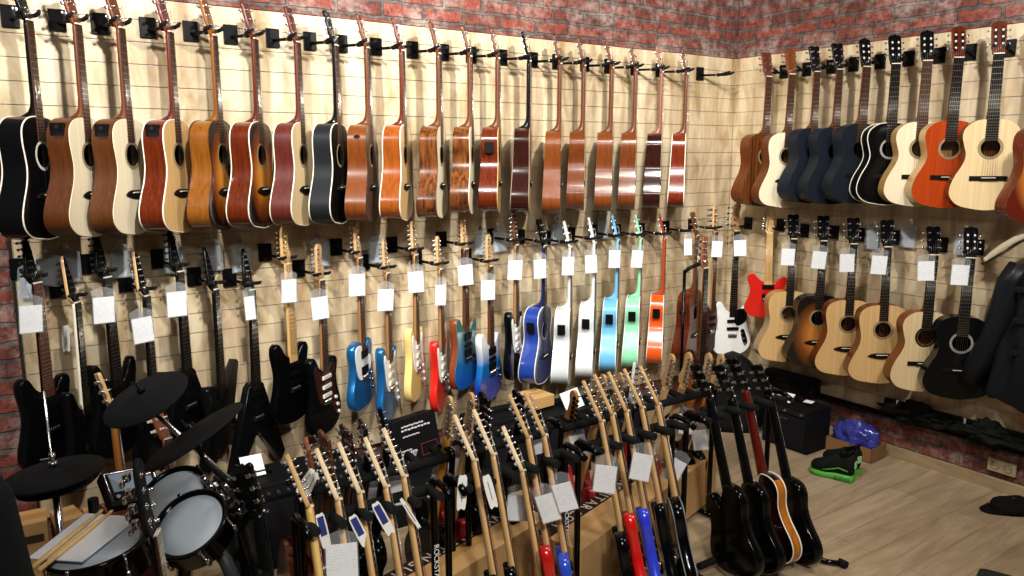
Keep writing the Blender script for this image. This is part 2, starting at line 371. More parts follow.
def electric(g, kind, body, neck=None, fm=None, head=None, face=None, hk='strat', guard=None, topm=None, bind=None, pk='sss', tm=METAL, hard=METAL):
    neck = neck or MAPLE; fm = fm or ROSE
    pts, nl, sm = EL[kind]; out = [(x, -z) for x, z in pts]; out = catmull(out, 3) if sm else out
    bass = kind == 'bass'; sc = .864 if bass else .648
    key = kind
    thick = .05 if kind == 'lp' else .044
    part('body', ('eb', key), lambda mb: mb.poly(out, .0, thick, bev=.006 if sm else .003), body, g)
    if topm: part('body_top', ('et', key), lambda mb: mb.poly([(x*.985, z*.9975-.0018) for x, z in out], -.004, .002, bev=.002), topm, g, 'top of its own colour')
    yo = -.004 if topm else 0
    if bind: part('binding', ('ebd', key), lambda mb: [mb.tube([(x, .001, z) for x, z in out], .0035, 6, closed=True), mb.tube([(x, thick-.001, z) for x, z in out], .003, 6, closed=True)], bind, g)
    if guard and kind in ('strat', 'horn'):
        P_ = [(-.03, -.485), (-.07, -.475), (-.10, -.44), (-.115, -.47), (-.10, -.54), (-.085, -.60), (-.06, -.655), (.01, -.675), (.06, -.70), (.11, -.77), (.135, -.73), (.12, -.66), (.095, -.60), (.09, -.53), (.10, -.47), (.085, -.46), (.06, -.50), (.03, -.50)]
        part('pickguard', ('epg', 'strat'), lambda mb: mb.poly(catmull(P_, 3), -.0035, 0), guard, g)
    if guard and kind == 'tele':
        P_ = [(-.03, -.475), (-.10, -.475), (-.115, -.52), (-.10, -.60), (-.07, -.655), (0, -.665), (.05, -.64), (.09, -.62), (.10, -.56), (.05, -.54), (.03, -.53)]
        part('pickguard', ('epg', 'tele'), lambda mb: mb.poly(catmull(P_, 3), -.0035, 0), guard, g)
    if guard == 'corner':
        part('pickguard', ('epg', 'bassc'), lambda mb: mb.poly(catmull([(.012, -.70), (.03, -.665), (.085, -.655), (.118, -.68), (.12, -.74), (.10, -.775), (.05, -.80), (.02, -.78)], 3), -.0035, 0), BLACK, g, 'dark pickguard by the neck')
        part('control_plate', ('ecp', 'bassc'), lambda mb: mb.poly(catmull([(.075, -.84), (.10, -.835), (.135, -.93), (.125, -.965), (.10, -.955), (.075, -.87)], 3), -.0035, 0), BLACK, g, 'dark control plate with pale knobs')
    elif guard and bass:
        P_ = [(-.03, -.69), (-.09, -.66), (-.115, -.67), (-.12, -.74), (-.10, -.82), (-.05, -.87), (.03, -.87), (.08, -.84), (.115, -.78), (.115, -.70), (.08, -.68), (.04, -.71)]
        part('pickguard', ('epg', 'bass'), lambda mb: mb.poly(catmull(P_, 3), -.0035, 0), guard, g)
    pz = {'sss': [(.52, .014), (.572, .014), (.62, .014)], 'hh': [(.525, .036), (.615, .036)], 'hsh': [(.52, .036), (.57, .014), (.615, .036)], 'bb': [(.76, .02), (.825, .02)]}[pk]
    for z, h in pz:
        pm = CREAM if (pk == 'sss' and guard is not None) else BLACK
        part('pickup', ('pu', z, h, yo), lambda mb: mb.box((0, -.006+yo, -z), (.082 if not bass else .10, .012, h+.006), bev=.002), pm, g)
    bz = .655 if not bass else .885
    part('bridge', ('ebr', bz, yo), lambda mb: [mb.box((0, -.006+yo, -bz), (.075, .010, .030), bev=.002)]+[mb.cyl((-.028+.011*i, -.012+yo, -bz+.012), (-.028+.011*i, -.012+yo, -bz-.008), .0035, 6) for i in range(6)], hard, g)
    kb = .30 if bass else 0
    for x, z in ((.088, .655), (.105, .70), (.118, .745)):
        part('knob', ('kn', yo), lambda mb: mb.cyl((0, yo, 0), (0, -.014+yo, 0), .0105, 14, .009), WHITE if (guard is not None and pk == 'sss') else (BLACK if hard is not METAL else METAL), g, loc=(x*(1 if not bass else .95), 0, -z-(kb*.7)))
    w1 = .057 if not bass else .062; w0 = .042
    part('neck', ('enk', nl, w0), neck_mesh(nl, w0, w1, 0), neck, g)
    fl = nl+(.055 if not bass else .06)
    heavy_common(g, nl, fl, w0, w1, sc, fm, 4 if bass else 6, bz-.01)
    headstock(g, hk, head or neck, face, tm)
    return min(p[1] for p in out)
def place(g, p, psi, lean=0, roll=0):
    m = Matrix.Rotation(-lean, 3, 'X') @ Matrix.Rotation(psi, 3, 'Z') @ Matrix.Rotation(roll, 3, 'Y')
    g.location = p; g.rotation_euler = m.to_euler()
WORD = ['first', 'second', 'third', 'fourth', 'fifth', 'sixth', 'seventh', 'eighth', 'ninth', 'tenth', 'eleventh', 'twelfth', 'thirteenth', 'fourteenth', 'fifteenth', 'sixteenth', 'seventeenth', 'eighteenth', 'nineteenth', 'twentieth', 'twenty-first', 'twenty-second', 'twenty-third', 'twenty-fourth']
# ================================================================== the setting
HP = 2.69; H0 = HP-2.4          # slat panel top and bottom edge
CEIL = 3.45; XM, YM = -7.6, -7.4
def brick_mat(plane):
    m, nt, b = newmat('old brick'); L = nt.links.new
    tc = N(nt, 'ShaderNodeTexCoord'); sp = N(nt, 'ShaderNodeSeparateXYZ'); cb = N(nt, 'ShaderNodeCombineXYZ')
    L(tc.outputs['Object'], sp.inputs[0]); L(sp.outputs['X' if plane == 'y' else 'Y'], cb.inputs[0]); L(sp.outputs['Z'], cb.inputs[1])
    nd = N(nt, 'ShaderNodeTexNoise', Scale=9.0, Detail=3.0); L(cb.outputs[0], nd.inputs['Vector'])
    vm = N(nt, 'ShaderNodeVectorMath', operation='MULTIPLY_ADD'); vm.inputs[1].default_value = (.05, .035, 0)
    L(nd.outputs['Color'], vm.inputs[0]); L(cb.outputs[0], vm.inputs[2])
    br = N(nt, 'ShaderNodeTexBrick', Scale=1.0); br.offset = .5
    br.inputs['Brick Width'].default_value = .262; br.inputs['Row Height'].default_value = .083; br.inputs['Mortar Size'].default_value = .011
    br.inputs['Mortar Smooth'].default_value = .35; br.inputs['Bias'].default_value = -.15
    br.inputs['Color1'].default_value = lin('#8c4233'); br.inputs['Color2'].default_value = lin('#5c342c'); br.inputs['Mortar'].default_value = lin('#57524e')
    L(vm.outputs[0], br.inputs['Vector'])
    n2 = N(nt, 'ShaderNodeTexNoise', Scale=5.0, Detail=9.0, Roughness=.72); L(cb.outputs[0], n2.inputs['Vector'])
    cr = N(nt, 'ShaderNodeValToRGB'); e = cr.color_ramp.elements; e[0].position = .47; e[0].color = (0, 0, 0, 1); e[1].position = .64; e[1].color = (.8, .8, .8, 1)
    L(n2.outputs['Fac'], cr.inputs[0])
    mx = N(nt, 'ShaderNodeMix', data_type='RGBA'); mx.inputs[7].default_value = lin('#a4938a')          # lime bloom patches
    L(cr.outputs[0], mx.inputs[0]); L(br.outputs['Color'], mx.inputs[6])
    n3 = N(nt, 'ShaderNodeTexNoise', Scale=22.0, Detail=6.0, Roughness=.7); L(cb.outputs[0], n3.inputs['Vector'])
    cr3 = N(nt, 'ShaderNodeValToRGB'); e = cr3.color_ramp.elements; e[0].position = .36; e[0].color = (.22, .19, .19, 1); e[1].position = .56; e[1].color = (1, 1, 1, 1)
    L(n3.outputs['Fac'], cr3.inputs[0])
    mu = N(nt, 'ShaderNodeMix', data_type='RGBA', blend_type='MULTIPLY'); mu.inputs[0].default_value = .85
    L(mx.outputs[2], mu.inputs[6]); L(cr3.outputs[0], mu.inputs[7]); L(mu.outputs[2], b.inputs['Base Color'])
    bp = N(nt, 'ShaderNodeBump', Strength=.9, Distance=.012); ad = N(nt, 'ShaderNodeMath', operation='MULTIPLY_ADD'); ad.inputs[1].default_value = -1.2
    L(br.outputs['Fac'], ad.inputs[0]); L(n3.outputs['Fac'], ad.inputs[2]); L(ad.outputs[0], bp.inputs['Height']); L(bp.outputs[0], b.inputs['Normal'])
    b.inputs['Roughness'].default_value = .85
    return m
BRY, BRX = brick_mat('y'), brick_mat('x')
def slat_mat(plane):
    m, nt, b = newmat('maple slat board'); L = nt.links.new
    tc = N(nt, 'ShaderNodeTexCoord'); sp = N(nt, 'ShaderNodeSeparateXYZ'); cb = N(nt, 'ShaderNodeCombineXYZ')
    L(tc.outputs['Object'], sp.inputs[0]); L(sp.outputs['X' if plane == 'y' else 'Y'], cb.inputs[0]); L(sp.outputs['Z'], cb.inputs[1])
    mp = N(nt, 'ShaderNodeMapping'); mp.inputs['Scale'].default_value = (9, 2.2, 1); L(cb.outputs[0], mp.inputs[0])
    n1 = N(nt, 'ShaderNodeTexNoise', Scale=1.0, Detail=5.0, Roughness=.6, Distortion=.6); L(mp.outputs[0], n1.inputs['Vector'])
    cr = N(nt, 'ShaderNodeValToRGB'); e = cr.color_ramp.elements; e[0].position = .30; e[0].color = lin('#9c7f57'); e[1].position = .62; e[1].color = lin('#dccaa8')
    L(n1.outputs['Fac'], cr.inputs[0]); 
    mp2 = N(nt, 'ShaderNodeMapping'); mp2.inputs['Scale'].default_value = (60, 5, 1); L(cb.outputs[0], mp2.inputs[0])
    n2 = N(nt, 'ShaderNodeTexNoise', Scale=1.0, Detail=3.0); L(mp2.outputs[0], n2.inputs['Vector'])
    mu = N(nt, 'ShaderNodeMix', data_type='RGBA', blend_type='MULTIPLY'); mu.inputs[0].default_value = .22
    L(cr.outputs[0], mu.inputs[6]); L(n2.outputs['Color'], mu.inputs[7]); L(mu.outputs[2], b.inputs['Base Color'])
    b.inputs['Roughness'].default_value = .42
    return m
def floor_mat():
    m, nt, b = newmat('oak laminate floor'); L = nt.links.new
    tc = N(nt, 'ShaderNodeTexCoord')
    br = N(nt, 'ShaderNodeTexBrick', Scale=1.0); br.offset = .37
    br.inputs['Brick Width'].default_value = 1.3; br.inputs['Row Height'].default_value = .19; br.inputs['Mortar Size'].default_value = .0016
    br.inputs['Color1'].default_value = lin('#b3a086'); br.inputs['Color2'].default_value = lin('#9c886d'); br.inputs['Mortar'].default_value = lin('#7a6650')
    L(tc.outputs['Object'], br.inputs['Vector'])
    mp = N(nt, 'ShaderNodeMapping'); mp.inputs['Scale'].default_value = (2.2, 16, 1); L(tc.outputs['Object'], mp.inputs[0])
    n1 = N(nt, 'ShaderNodeTexNoise', Scale=1.0, Detail=7.0, Roughness=.65, Distortion=.8); L(mp.outputs[0], n1.inputs['Vector'])
    cr = N(nt, 'ShaderNodeValToRGB'); e = cr.color_ramp.elements; e[0].position = .32; e[0].color = (.62, .58, .53, 1); e[1].position = .62; e[1].color = (1.12, 1.1, 1.06, 1)
    L(n1.outputs['Fac'], cr.inputs[0])
    mu = N(nt, 'ShaderNodeMix', data_type='RGBA', blend_type='MULTIPLY'); mu.inputs[0].default_value = .8
    L(br.outputs['Color'], mu.inputs[6]); L(cr.outputs[0], mu.inputs[7]); L(mu.outputs[2], b.inputs['Base Color'])
    b.inputs['Roughness'].default_value = .45
    return m
struct('floor', lambda mb: mb.box(((XM)/2, YM/2, -.05), (-XM+.6, -YM+.6, .1)), floor_mat())
plaster = plain('#5a544c', .9, bump=.1)
struct('ceiling', lambda mb: mb.box((XM/2, YM/2, CEIL+.05), (-XM+.6, -YM+.6, .1)), plain('#4a4642', .9))
struct('wall_front', lambda mb: mb.box((XM/2, YM-.05, CEIL/2), (-XM, .1, CEIL)), plaster)
struct('wall_far_left', lambda mb: mb.box((XM-.05, YM/2, CEIL/2), (.1, -YM, CEIL)), plaster)
wl = struct('wall_left', lambda mb: mb.box((XM/2+.08, .08, CEIL/2), (-XM+.16, .12, CEIL)), BRY)
wr = struct('wall_right', lambda mb: mb.box((.08, YM/2, CEIL/2), (.12, -YM, CEIL)), BRX)
PX0 = -4.73
def slat_panel(plane, a0, a1):
    def fn(mb):
        prof = [(0, HP), (.0, HP-.097)]
        for k in range(1, 24):
            z = HP-.1*k; prof += [(.0, z+.0025), (.008, z+.0025), (.008, z-.0025), (0, z-.0025)]
        prof += [(0, H0)]
        prof = [p for i, p in enumerate(prof) if i != 1]
        A = [mb.b.verts.new((a0, d, z) if plane == 'y' else (d, a0, z)) for d, z in prof]
        B = [mb.b.verts.new((a1, d, z) if plane == 'y' else (d, a1, z)) for d, z in prof]
        for i in range(len(prof)-1): mb.b.faces.new((A[i], A[i+1], B[i+1], B[i]))
        for z in (HP, H0):
            c = ((a0+a1)/2, .010, z) if plane == 'y' else (.010, (a0+a1)/2, z)
            mb.box((c[0], c[1], z+(-.002 if z == HP else .002)), (abs(a1-a0), .02, .004) if plane == 'y' else (.02, abs(a1-a0), .004))
        if plane == 'y': mb.box((a0, .01, (HP+H0)/2), (.004, .02, 2.4))
    return fn
solid('slat_panel', slat_panel('y', PX0, 0), slat_mat('y'), wl, 'pale maple slat wall panel')
solid('slat_panel', slat_panel('x', 0, -5.5), slat_mat('x'), wr, 'pale maple slat wall panel')
GRV = plain('#c4c2bc', .4, metal=.3)
def inserts(plane, a0, a1):
    def fn(mb):
        for k in range(1, 24):
            z = HP-.1*k
            if plane == 'y': mb.box(((a0+a1)/2, .004, z-.0022), (abs(a1-a0), .007, .0012))
            else: mb.box((.004, (a0+a1)/2, z-.0022), (.007, abs(a1-a0), .0012))
    return fn
solid('groove_insert', inserts('y', PX0, 0), GRV, wl, 'thin grey metal inserts in the grooves')
solid('groove_insert', inserts('x', 0, -5.5), GRV, wr, 'thin grey metal inserts in the grooves')
struct('trim_1', lambda mb: mb.box((-.002, -.002, (HP+H0)/2), (.006, .006, 2.4)), plain('#8f8468', .6))
struct('trim_2', lambda mb: mb.box((PX0-.010, .008, (HP+H0)/2), (.012, .028, 2.4)), plain('#2b2622', .6))
# lower brick plinth in front of the panel plane, its ledge and the skirting board
struct('trim_3', lambda mb: mb.box((.0, -2.75, H0-.022), (.05, 5.5, .012), bev=.003), plain('#1d1a17', .6))
struct('baseboard_right', lambda mb: mb.box((.008, -2.75, .035), (.026, 5.5, .07), bev=.004), wood('#8f7a5c', '#b09a78', .5, 0, 20, 3, axis='Y'))
struct('baseboard_left', lambda mb: mb.box((-3.8, .008, .035), (7.5, .026, .07), bev=.004), wood('#8f7a5c', '#b09a78', .5, 0, 20, 3, axis='X'))
# ================================================================== lights: a row of ceiling spots in front of each wall
def spot(x, y, tx, ty, tz, e, size=math.radians(95), r=.045, blend=.6, c=(1, .965, .91)):
    l = bpy.data.lights.new('ceiling_spot', 'SPOT'); l.energy = e; l.spot_size = size; l.spot_blend = blend; l.shadow_soft_size = r; l.color = c
    o = bpy.data.objects.new('ceiling_spot', l); COL.objects.link(o); o.location = (x, y, CEIL-.22)
    o.rotation_euler = (Vector((tx, ty, tz))-o.location).to_track_quat('-Z', 'Y').to_euler(); return o
SP = []
for x, tx in ((-5.6, -4.6), (-4.1, -3.2), (-2.6, -1.9)): SP.append((x, -2.1, tx, 0, 2.45, 310))
for y, ty in ((-3.3, -2.2), (-1.5, -.9)): SP.append((-2.2, y, 0, ty, 2.4, 165))
for a in SP: spot(*a)
for i, (x, y, *_r2) in enumerate(SP):
    t = thing('track_spotlight', 'dark round ceiling spotlight aimed at the guitar wall', 'lamp', (x, y, CEIL), group='ceiling spotlights outside the frame')
    d = (Vector(_r2[:3])-Vector((x, y, CEIL-.22))).normalized()
    part('spot_housing', None, lambda mb: mb.cyl(Vector((0, 0, -.22))-d*.14, Vector((0, 0, -.22))-d*.03, .05, 16), MATB, t)
    part('stem', None, lambda mb: mb.cyl((0, 0, 0), Vector((0, 0, -.22))-d*.12, .012, 8), MATB, t)
def area(x, y, sx, sy, e, c=(1, .95, .87)):
    l = bpy.data.lights.new('ceiling_panel', 'AREA'); l.shape = 'RECTANGLE'; l.size = sx; l.size_y = sy; l.energy = e; l.color = c
    o = bpy.data.objects.new('ceiling_panel', l); COL.objects.link(o); o.location = (x, y, CEIL-.03)
area(-4.8, -4.2, .6, .6, 50); area(-1.7, -3.4, .6, .4, 45); area(-2.6, -1.7, .5, .3, 30)
spot(-4.4, -4.5, -2.9, -1.75, .45, 330, size=math.radians(50), r=.12, c=(1, .97, .92))
w = bpy.data.worlds.new('world'); bpy.context.scene.world = w; w.use_nodes = True
w.node_tree.nodes['Background'].inputs[0].default_value = (.8, .85, 1, 1); w.node_tree.nodes['Background'].inputs[1].default_value = .03
sc_ = bpy.context.scene; sc_.view_settings.view_transform = 'Standard'; sc_.view_settings.look = 'None'; sc_.view_settings.gamma = 1
sc_.view_settings.use_curve_mapping = False; sc_.view_settings.exposure = 0.0
# ================================================================== hangers
def hanger(p, wall, z, w=.0, label='', group='', arm=.2, yw=.030):
    """p: neck position (x,y); plate on the wall straight behind it"""
    sl = math.atan2(.055, arm); k_ = math.hypot(.055, arm)/arm
    g = thing('guitar_hanger', label, 'hanger', (p[0]-.055, 0, z) if wall == 'L' else (0, p[1]+.055, z), (0, 0, 0 if wall == 'L' else -PI/2), group)
    sw = (0, 0, sl)
    part('plate', ('hp',), lambda mb: mb.box((0, -.008, .012), (.068, .014, .092), bev=.002), BLACK, g)
    part('arm', ('ha', arm), lambda mb: [mb.cyl((0, -.012, .0), (0, -arm+.055, -.006), .008, 10), mb.cyl((0, -arm+.075, -.005), (0, -arm+.055, -.006), .012, 10)], BLACK, g, rot=sw)
    part('collar', ('hc', arm), lambda mb: mb.cyl((0, -arm+.084, -.005), (0, -arm+.077, -.005), .0095, 10), METAL, g, 'silver collar', rot=sw)
    yo = part('yoke', ('hy',), lambda mb: [mb.tube([(-.030, -.052, .008), (-.034, -.030, .001), (-.032, .002, -.004), (-.016, .030, -.006), (0, .040, -.006), (.016, .030, -.006), (.032, .002, -.004), (.034, -.030, .001), (.030, -.052, .008)], [.007, .009, .009, .009, .009, .009, .009, .009, .007], 8)], RUB, g, loc=((arm*k_-.02)*math.sin(sl), -(arm*k_-.02)*math.cos(sl), 0), rot=sw)
    return g
def tagcard(p, psi, label, group='price cards hanging on the guitars', w=.088, h=.118, sleeve=True, roll=0, string=.10):
    t = thing('price_card', label, 'price card', p, (0, 0, 0), group); place(t, p, psi, 0, roll)
    part('sheet', ('sheet', w, h), lambda mb: mb.box((0, 0, 0), (w, .0012, h)), printed(), t, 'white printed sheet')
    if sleeve: part('sleeve', ('slv', w, h), lambda mb: mb.poly([(-w/2-.004, -h/2-.004), (-w/2-.004, h/2+.03), (-.012, h/2+.045), (.012, h/2+.045), (w/2+.004, h/2+.03), (w/2+.004, -h/2-.004)], -.002, .002), glassy('#dfe6ea', .10), t, 'clear plastic sleeve')
    if string: part('cord', ('crd', h, string), lambda mb: mb.tube([(0, 0, h/2+.03), (-.014, .012, h/2+.03+string*.6), (0, .02, h/2+.03+string), (.014, .012, h/2+.03+string*.6), (0, 0, h/2+.03)], .0008, 4), MATB, t)
    return t
# ================================================================== upper row, left wall: 20 acoustic guitars
SPR = wood('#cdb184', '#e0c99d', .35, .3, 120, 2); SPRO = wood('#c29a62', '#d8b37c', .3, .5, 120, 2); SPRP = wood('#d8caa8', '#e8ddc2', .35, .3, 120, 2)
MSAT = wood('#3d1e0a', '#562e10', .42, .05, 60, 2.5); MGLO = wood('#401407', '#68280e', .22, .6, 60, 2.5)
MLIT = wood('#5f2d11', '#763f18', .3, .25, 70, 2.5); MMID = wood('#51260f', '#6f3917', .28, .3, 70, 2.5)
RWD = wood('#311609', '#73421e', .2, .6, 60, .5, 1.5); AMB = wood('#69390f', '#83511a', .25, .5, 60, 2)
ORG = wood('#723610', '#914d1b', .2, .6, 60, 2); RWINE = wood('#491a13', '#5f2722', .42, .15, 60, 2); DBRN = wood('#1d0d09', '#32140e', .15, .7, 60, 2)
REDM = wood('#551a0c', '#712915', .25, .4, 60, 2); NAVB = plain('#1b1e22', .45, coat=.15); BLKG = plain('#0a0b0c', .18, coat=.5)
BURST1 = burst('#d08c35', '#8c4415', '#0e0a09'); BURST2 = burst('#c87a28', '#6a2a10', '#1a0c08')
UL = [ # nut px, alpha, outline, kw, label
 (25, 24, 63, dict(kind='dread', side=BLKG, top=BLKG, neck=BLKG, bind=CREAM, guard=plain('#1a1514', .2), hk='33', ros=CREAM), 'glossy black acoustic guitar with cream edge binding, leftmost in the top row'),
 (74, 29, 62, dict(side=MSAT, top=SPRP, pre=1), 'pale topped acoustic guitar with satin brown sides, second from the left in the top row'),
 (117.5, 32, 62, dict(side=MSAT, top=SPRP, pre=1), 'pale topped acoustic guitar with satin brown sides, third from the left in the top row'),
 (167, 36, 66, dict(side=MGLO, top=SPRO, bind=CREAM, pre=1, neck=wood('#4a1712', '#662218', .25, .5)), 'glossy red-brown acoustic guitar with preamp, white binding and natural top'),
 (211, 37, 69, dict(side=AMB, top=BURST1, guard=plain('#1b1512', .2), bind=plain('#241a14', .3), neck=AMB), 'honey-brown sided acoustic guitar with dark sunburst top and pickguard'),
 (252, 40, 69, dict(side=MGLO, top=BURST1, bind=CREAM, neck=MGLO), 'dark red-brown acoustic guitar with sunburst top and white binding'),
 (295, 44, 70, dict(side=RWINE, top=SPR, bind=CREAM, neck=RWINE), 'satin wine-red sided acoustic guitar with natural top and white binding'),
 (333, 46, 73, dict(side=NAVB, top=BLKG, bind=CREAM, neck=BLKG), 'charcoal grey acoustic guitar with white binding in the top row'),
 (365, 48, 79, dict(side=MLIT, top=wood('#3c2a20', '#5b4030', .3, .4), pre=2), 'light mahogany acoustic guitar with a round preamp dial on its side'),
 (400, 49, 80, dict(side=ORG, top=SPRO, bind=CREAM, neck=MGLO), 'bright orange-brown acoustic guitar with white binding and natural top'),
 (437, 53, 80, dict(side=RWD, top=SPRP, bind=plain('#4a2c1c', .4)), 'striped rosewood acoustic guitar with very pale top'),
 (468.5, 57, 84, dict(kind='conc', side=RWD, top=SPRP), 'narrow striped rosewood acoustic guitar, twelfth from the left in the top row'),
 (496.5, 58, 86, dict(kind='conc', side=MGLO, top=SPRO, pre=3), 'glossy brown acoustic guitar with a black preamp panel near its shoulder'),
 (528, 62, 88, dict(side=DBRN, top=SPRO, neck=BLKG, head=BLKG, bind=plain('#7a6a58', .4)), 'almost black glossy acoustic guitar with a black neck in the top row'),
 (559, 64, 90, dict(side=MLIT, top=MMID), 'light red mahogany acoustic guitar seen edge-on, just right of the black necked one'),
 (583, 65, 91, dict(side=MMID, top=MMID, kind='conc'), 'narrow mahogany acoustic guitar seen edge-on, fifth left of the corner in the top row'),
 (611, 66, 92, dict(side=MLIT, top=DBRN), 'mahogany acoustic guitar seen edge-on, fourth left of the corner in the top row'),
 (635, 68, 92, dict(side=MMID, top=MMID), 'brown mahogany acoustic guitar seen edge-on, third left of the corner in the top row'),
 (661, 71, 91, dict(side=DBRN, top=DBRN, neck=wood('#6a4030', '#8a5a42', .3)), 'dark chocolate brown glossy acoustic guitar second from the right on the left wall'),
 (686, 72, 91, dict(side=REDM, top=SPR, bind=CREAM), 'red mahogany acoustic guitar with white binding, last of the top row before the corner')]
for i, (px, py, al, kw, lab) in enumerate(UL):
    p = at(px, py, 1, -.22); p.z = 2.515; p.x += .015
    kw = dict(kw); kd = kw.pop('kind', 'dread')
    g = thing('acoustic_guitar', lab, 'guitar', group='acoustic guitars in the top row of the left wall')
    nl = .385 if i < 14 else .40
    if i == 13: kw['hk'] = '33'
    acoustic(g, kd, nl=nl, **kw)
    place(g, p, math.radians(al)-azim(p), 0, math.radians([0, .4, -.3, .5, -.4, .2][i % 6]))
    hanger(p, 'L', 2.545, label='black wall hanger, %s from the left in the top row of the left wall' % WORD[i], group='hangers of the top row on the left wall', arm=.22)
pe = at(728, 72, 1, -.22)
hanger(pe, 'L', 2.545, label='empty black wall hanger next to the room corner', group='hangers of the top row on the left wall', arm=.22)
# ================================================================== upper row, right wall
NAVY = plain('#1d222a', .38, coat=.15, var=.2, bscale=8); CAMB = wood('#9c7a48', '#b6935c', .3, .4, 80, 2)
URW = [
 (769, 79, 40, dict(kind='dread', side=MMID, top=RWD, hk='33', head=wood('#4a2016', '#63301f', .35), nl=.385), 'brown mahogany dreadnought guitar, nearest the corner in the top row of the right wall'),
 (792, 79, 34, dict(kind='dread', side=MMID, top=SPRP, hk='33', head=MLIT, nl=.385), 'acoustic guitar with a cream top squeezed between the brown one and the dark blue ones'),
 (817, 75, 42, dict(kind='conc', side=NAVY, top=NAVY, hk='33', head=BLKG, ros=NAVY, nl=.36), 'dark blue-grey guitar, leftmost of the three dark blue ones'),
 (840, 69, 38, dict(kind='conc', side=NAVY, top=NAVY, hk='33', head=BLKG, ros=NAVY, nl=.36), 'dark blue-grey guitar, middle of the three dark blue ones'),
 (867, 66, 36, dict(kind='clas', side=NAVY, top=NAVY, hk='clas', head=BLKG, ros=NAVY, nl=.345), 'dark blue-grey guitar, rightmost of the three dark blue ones'),
 (896, 64, 24, dict(kind='clas', side=BLKG, top=BLKG, hk='clas', head=BLKG, bind=CREAM, nl=.345, ros=plain('#a9aaa6', .4, var=.5)), 'glossy black classical guitar with white binding in the top row of the right wall'),
 (927.5, 62, 20, dict(kind='clas', side=CAMB, top=SPRP, hk='clas', head=BLKG, nl=.345), 'natural cream topped classical guitar with a black headstock, between the black and the orange one'),
 (959, 58, 22, dict(kind='clas', side=CAMB, top=wood('#9a3613', '#b04417', .22, .5, 90, 2), hk='clas', head=MGLO, nl=.345), 'bright orange-red classical guitar on the right wall'),
 (999, 53, 14, dict(kind='clas', side=MMID, top=SPR, hk='clas', head=MGLO, nl=.345), 'large natural topped classical guitar with a dark red headstock on the right wall'),
 (1072, 46, 30, dict(kind='dread', side=MGLO, top=burst('#d8a860', '#b8702c', '#5a1c0e'), hk='33', head=MGLO, nl=.385), 'sunburst acoustic guitar cut by the right edge of the photo')]
for i, (px, py, al, kw, lab) in enumerate(URW):
    p = at(px, py, 0, -.24); p.z = 2.505
    kw = dict(kw); kd = kw.pop('kind')
    g = thing('acoustic_guitar' if kd != 'clas' else 'classical_guitar', lab, 'guitar', group='guitars in the top row of the right wall')
    if i == 9: p.x -= .09
    acoustic(g, kd, fm=EBON if i > 4 and i != 6 else ROSE, **kw)
    place(g, p, math.radians(al)-azim(p), 0, math.radians([0, .6, -.5][i % 3]))
    hanger(p, 'R', 2.545, label='black wall hanger, %s from the corner in the top row of the right wall' % WORD[i], group='hangers of the top row on the right wall', arm=.22)
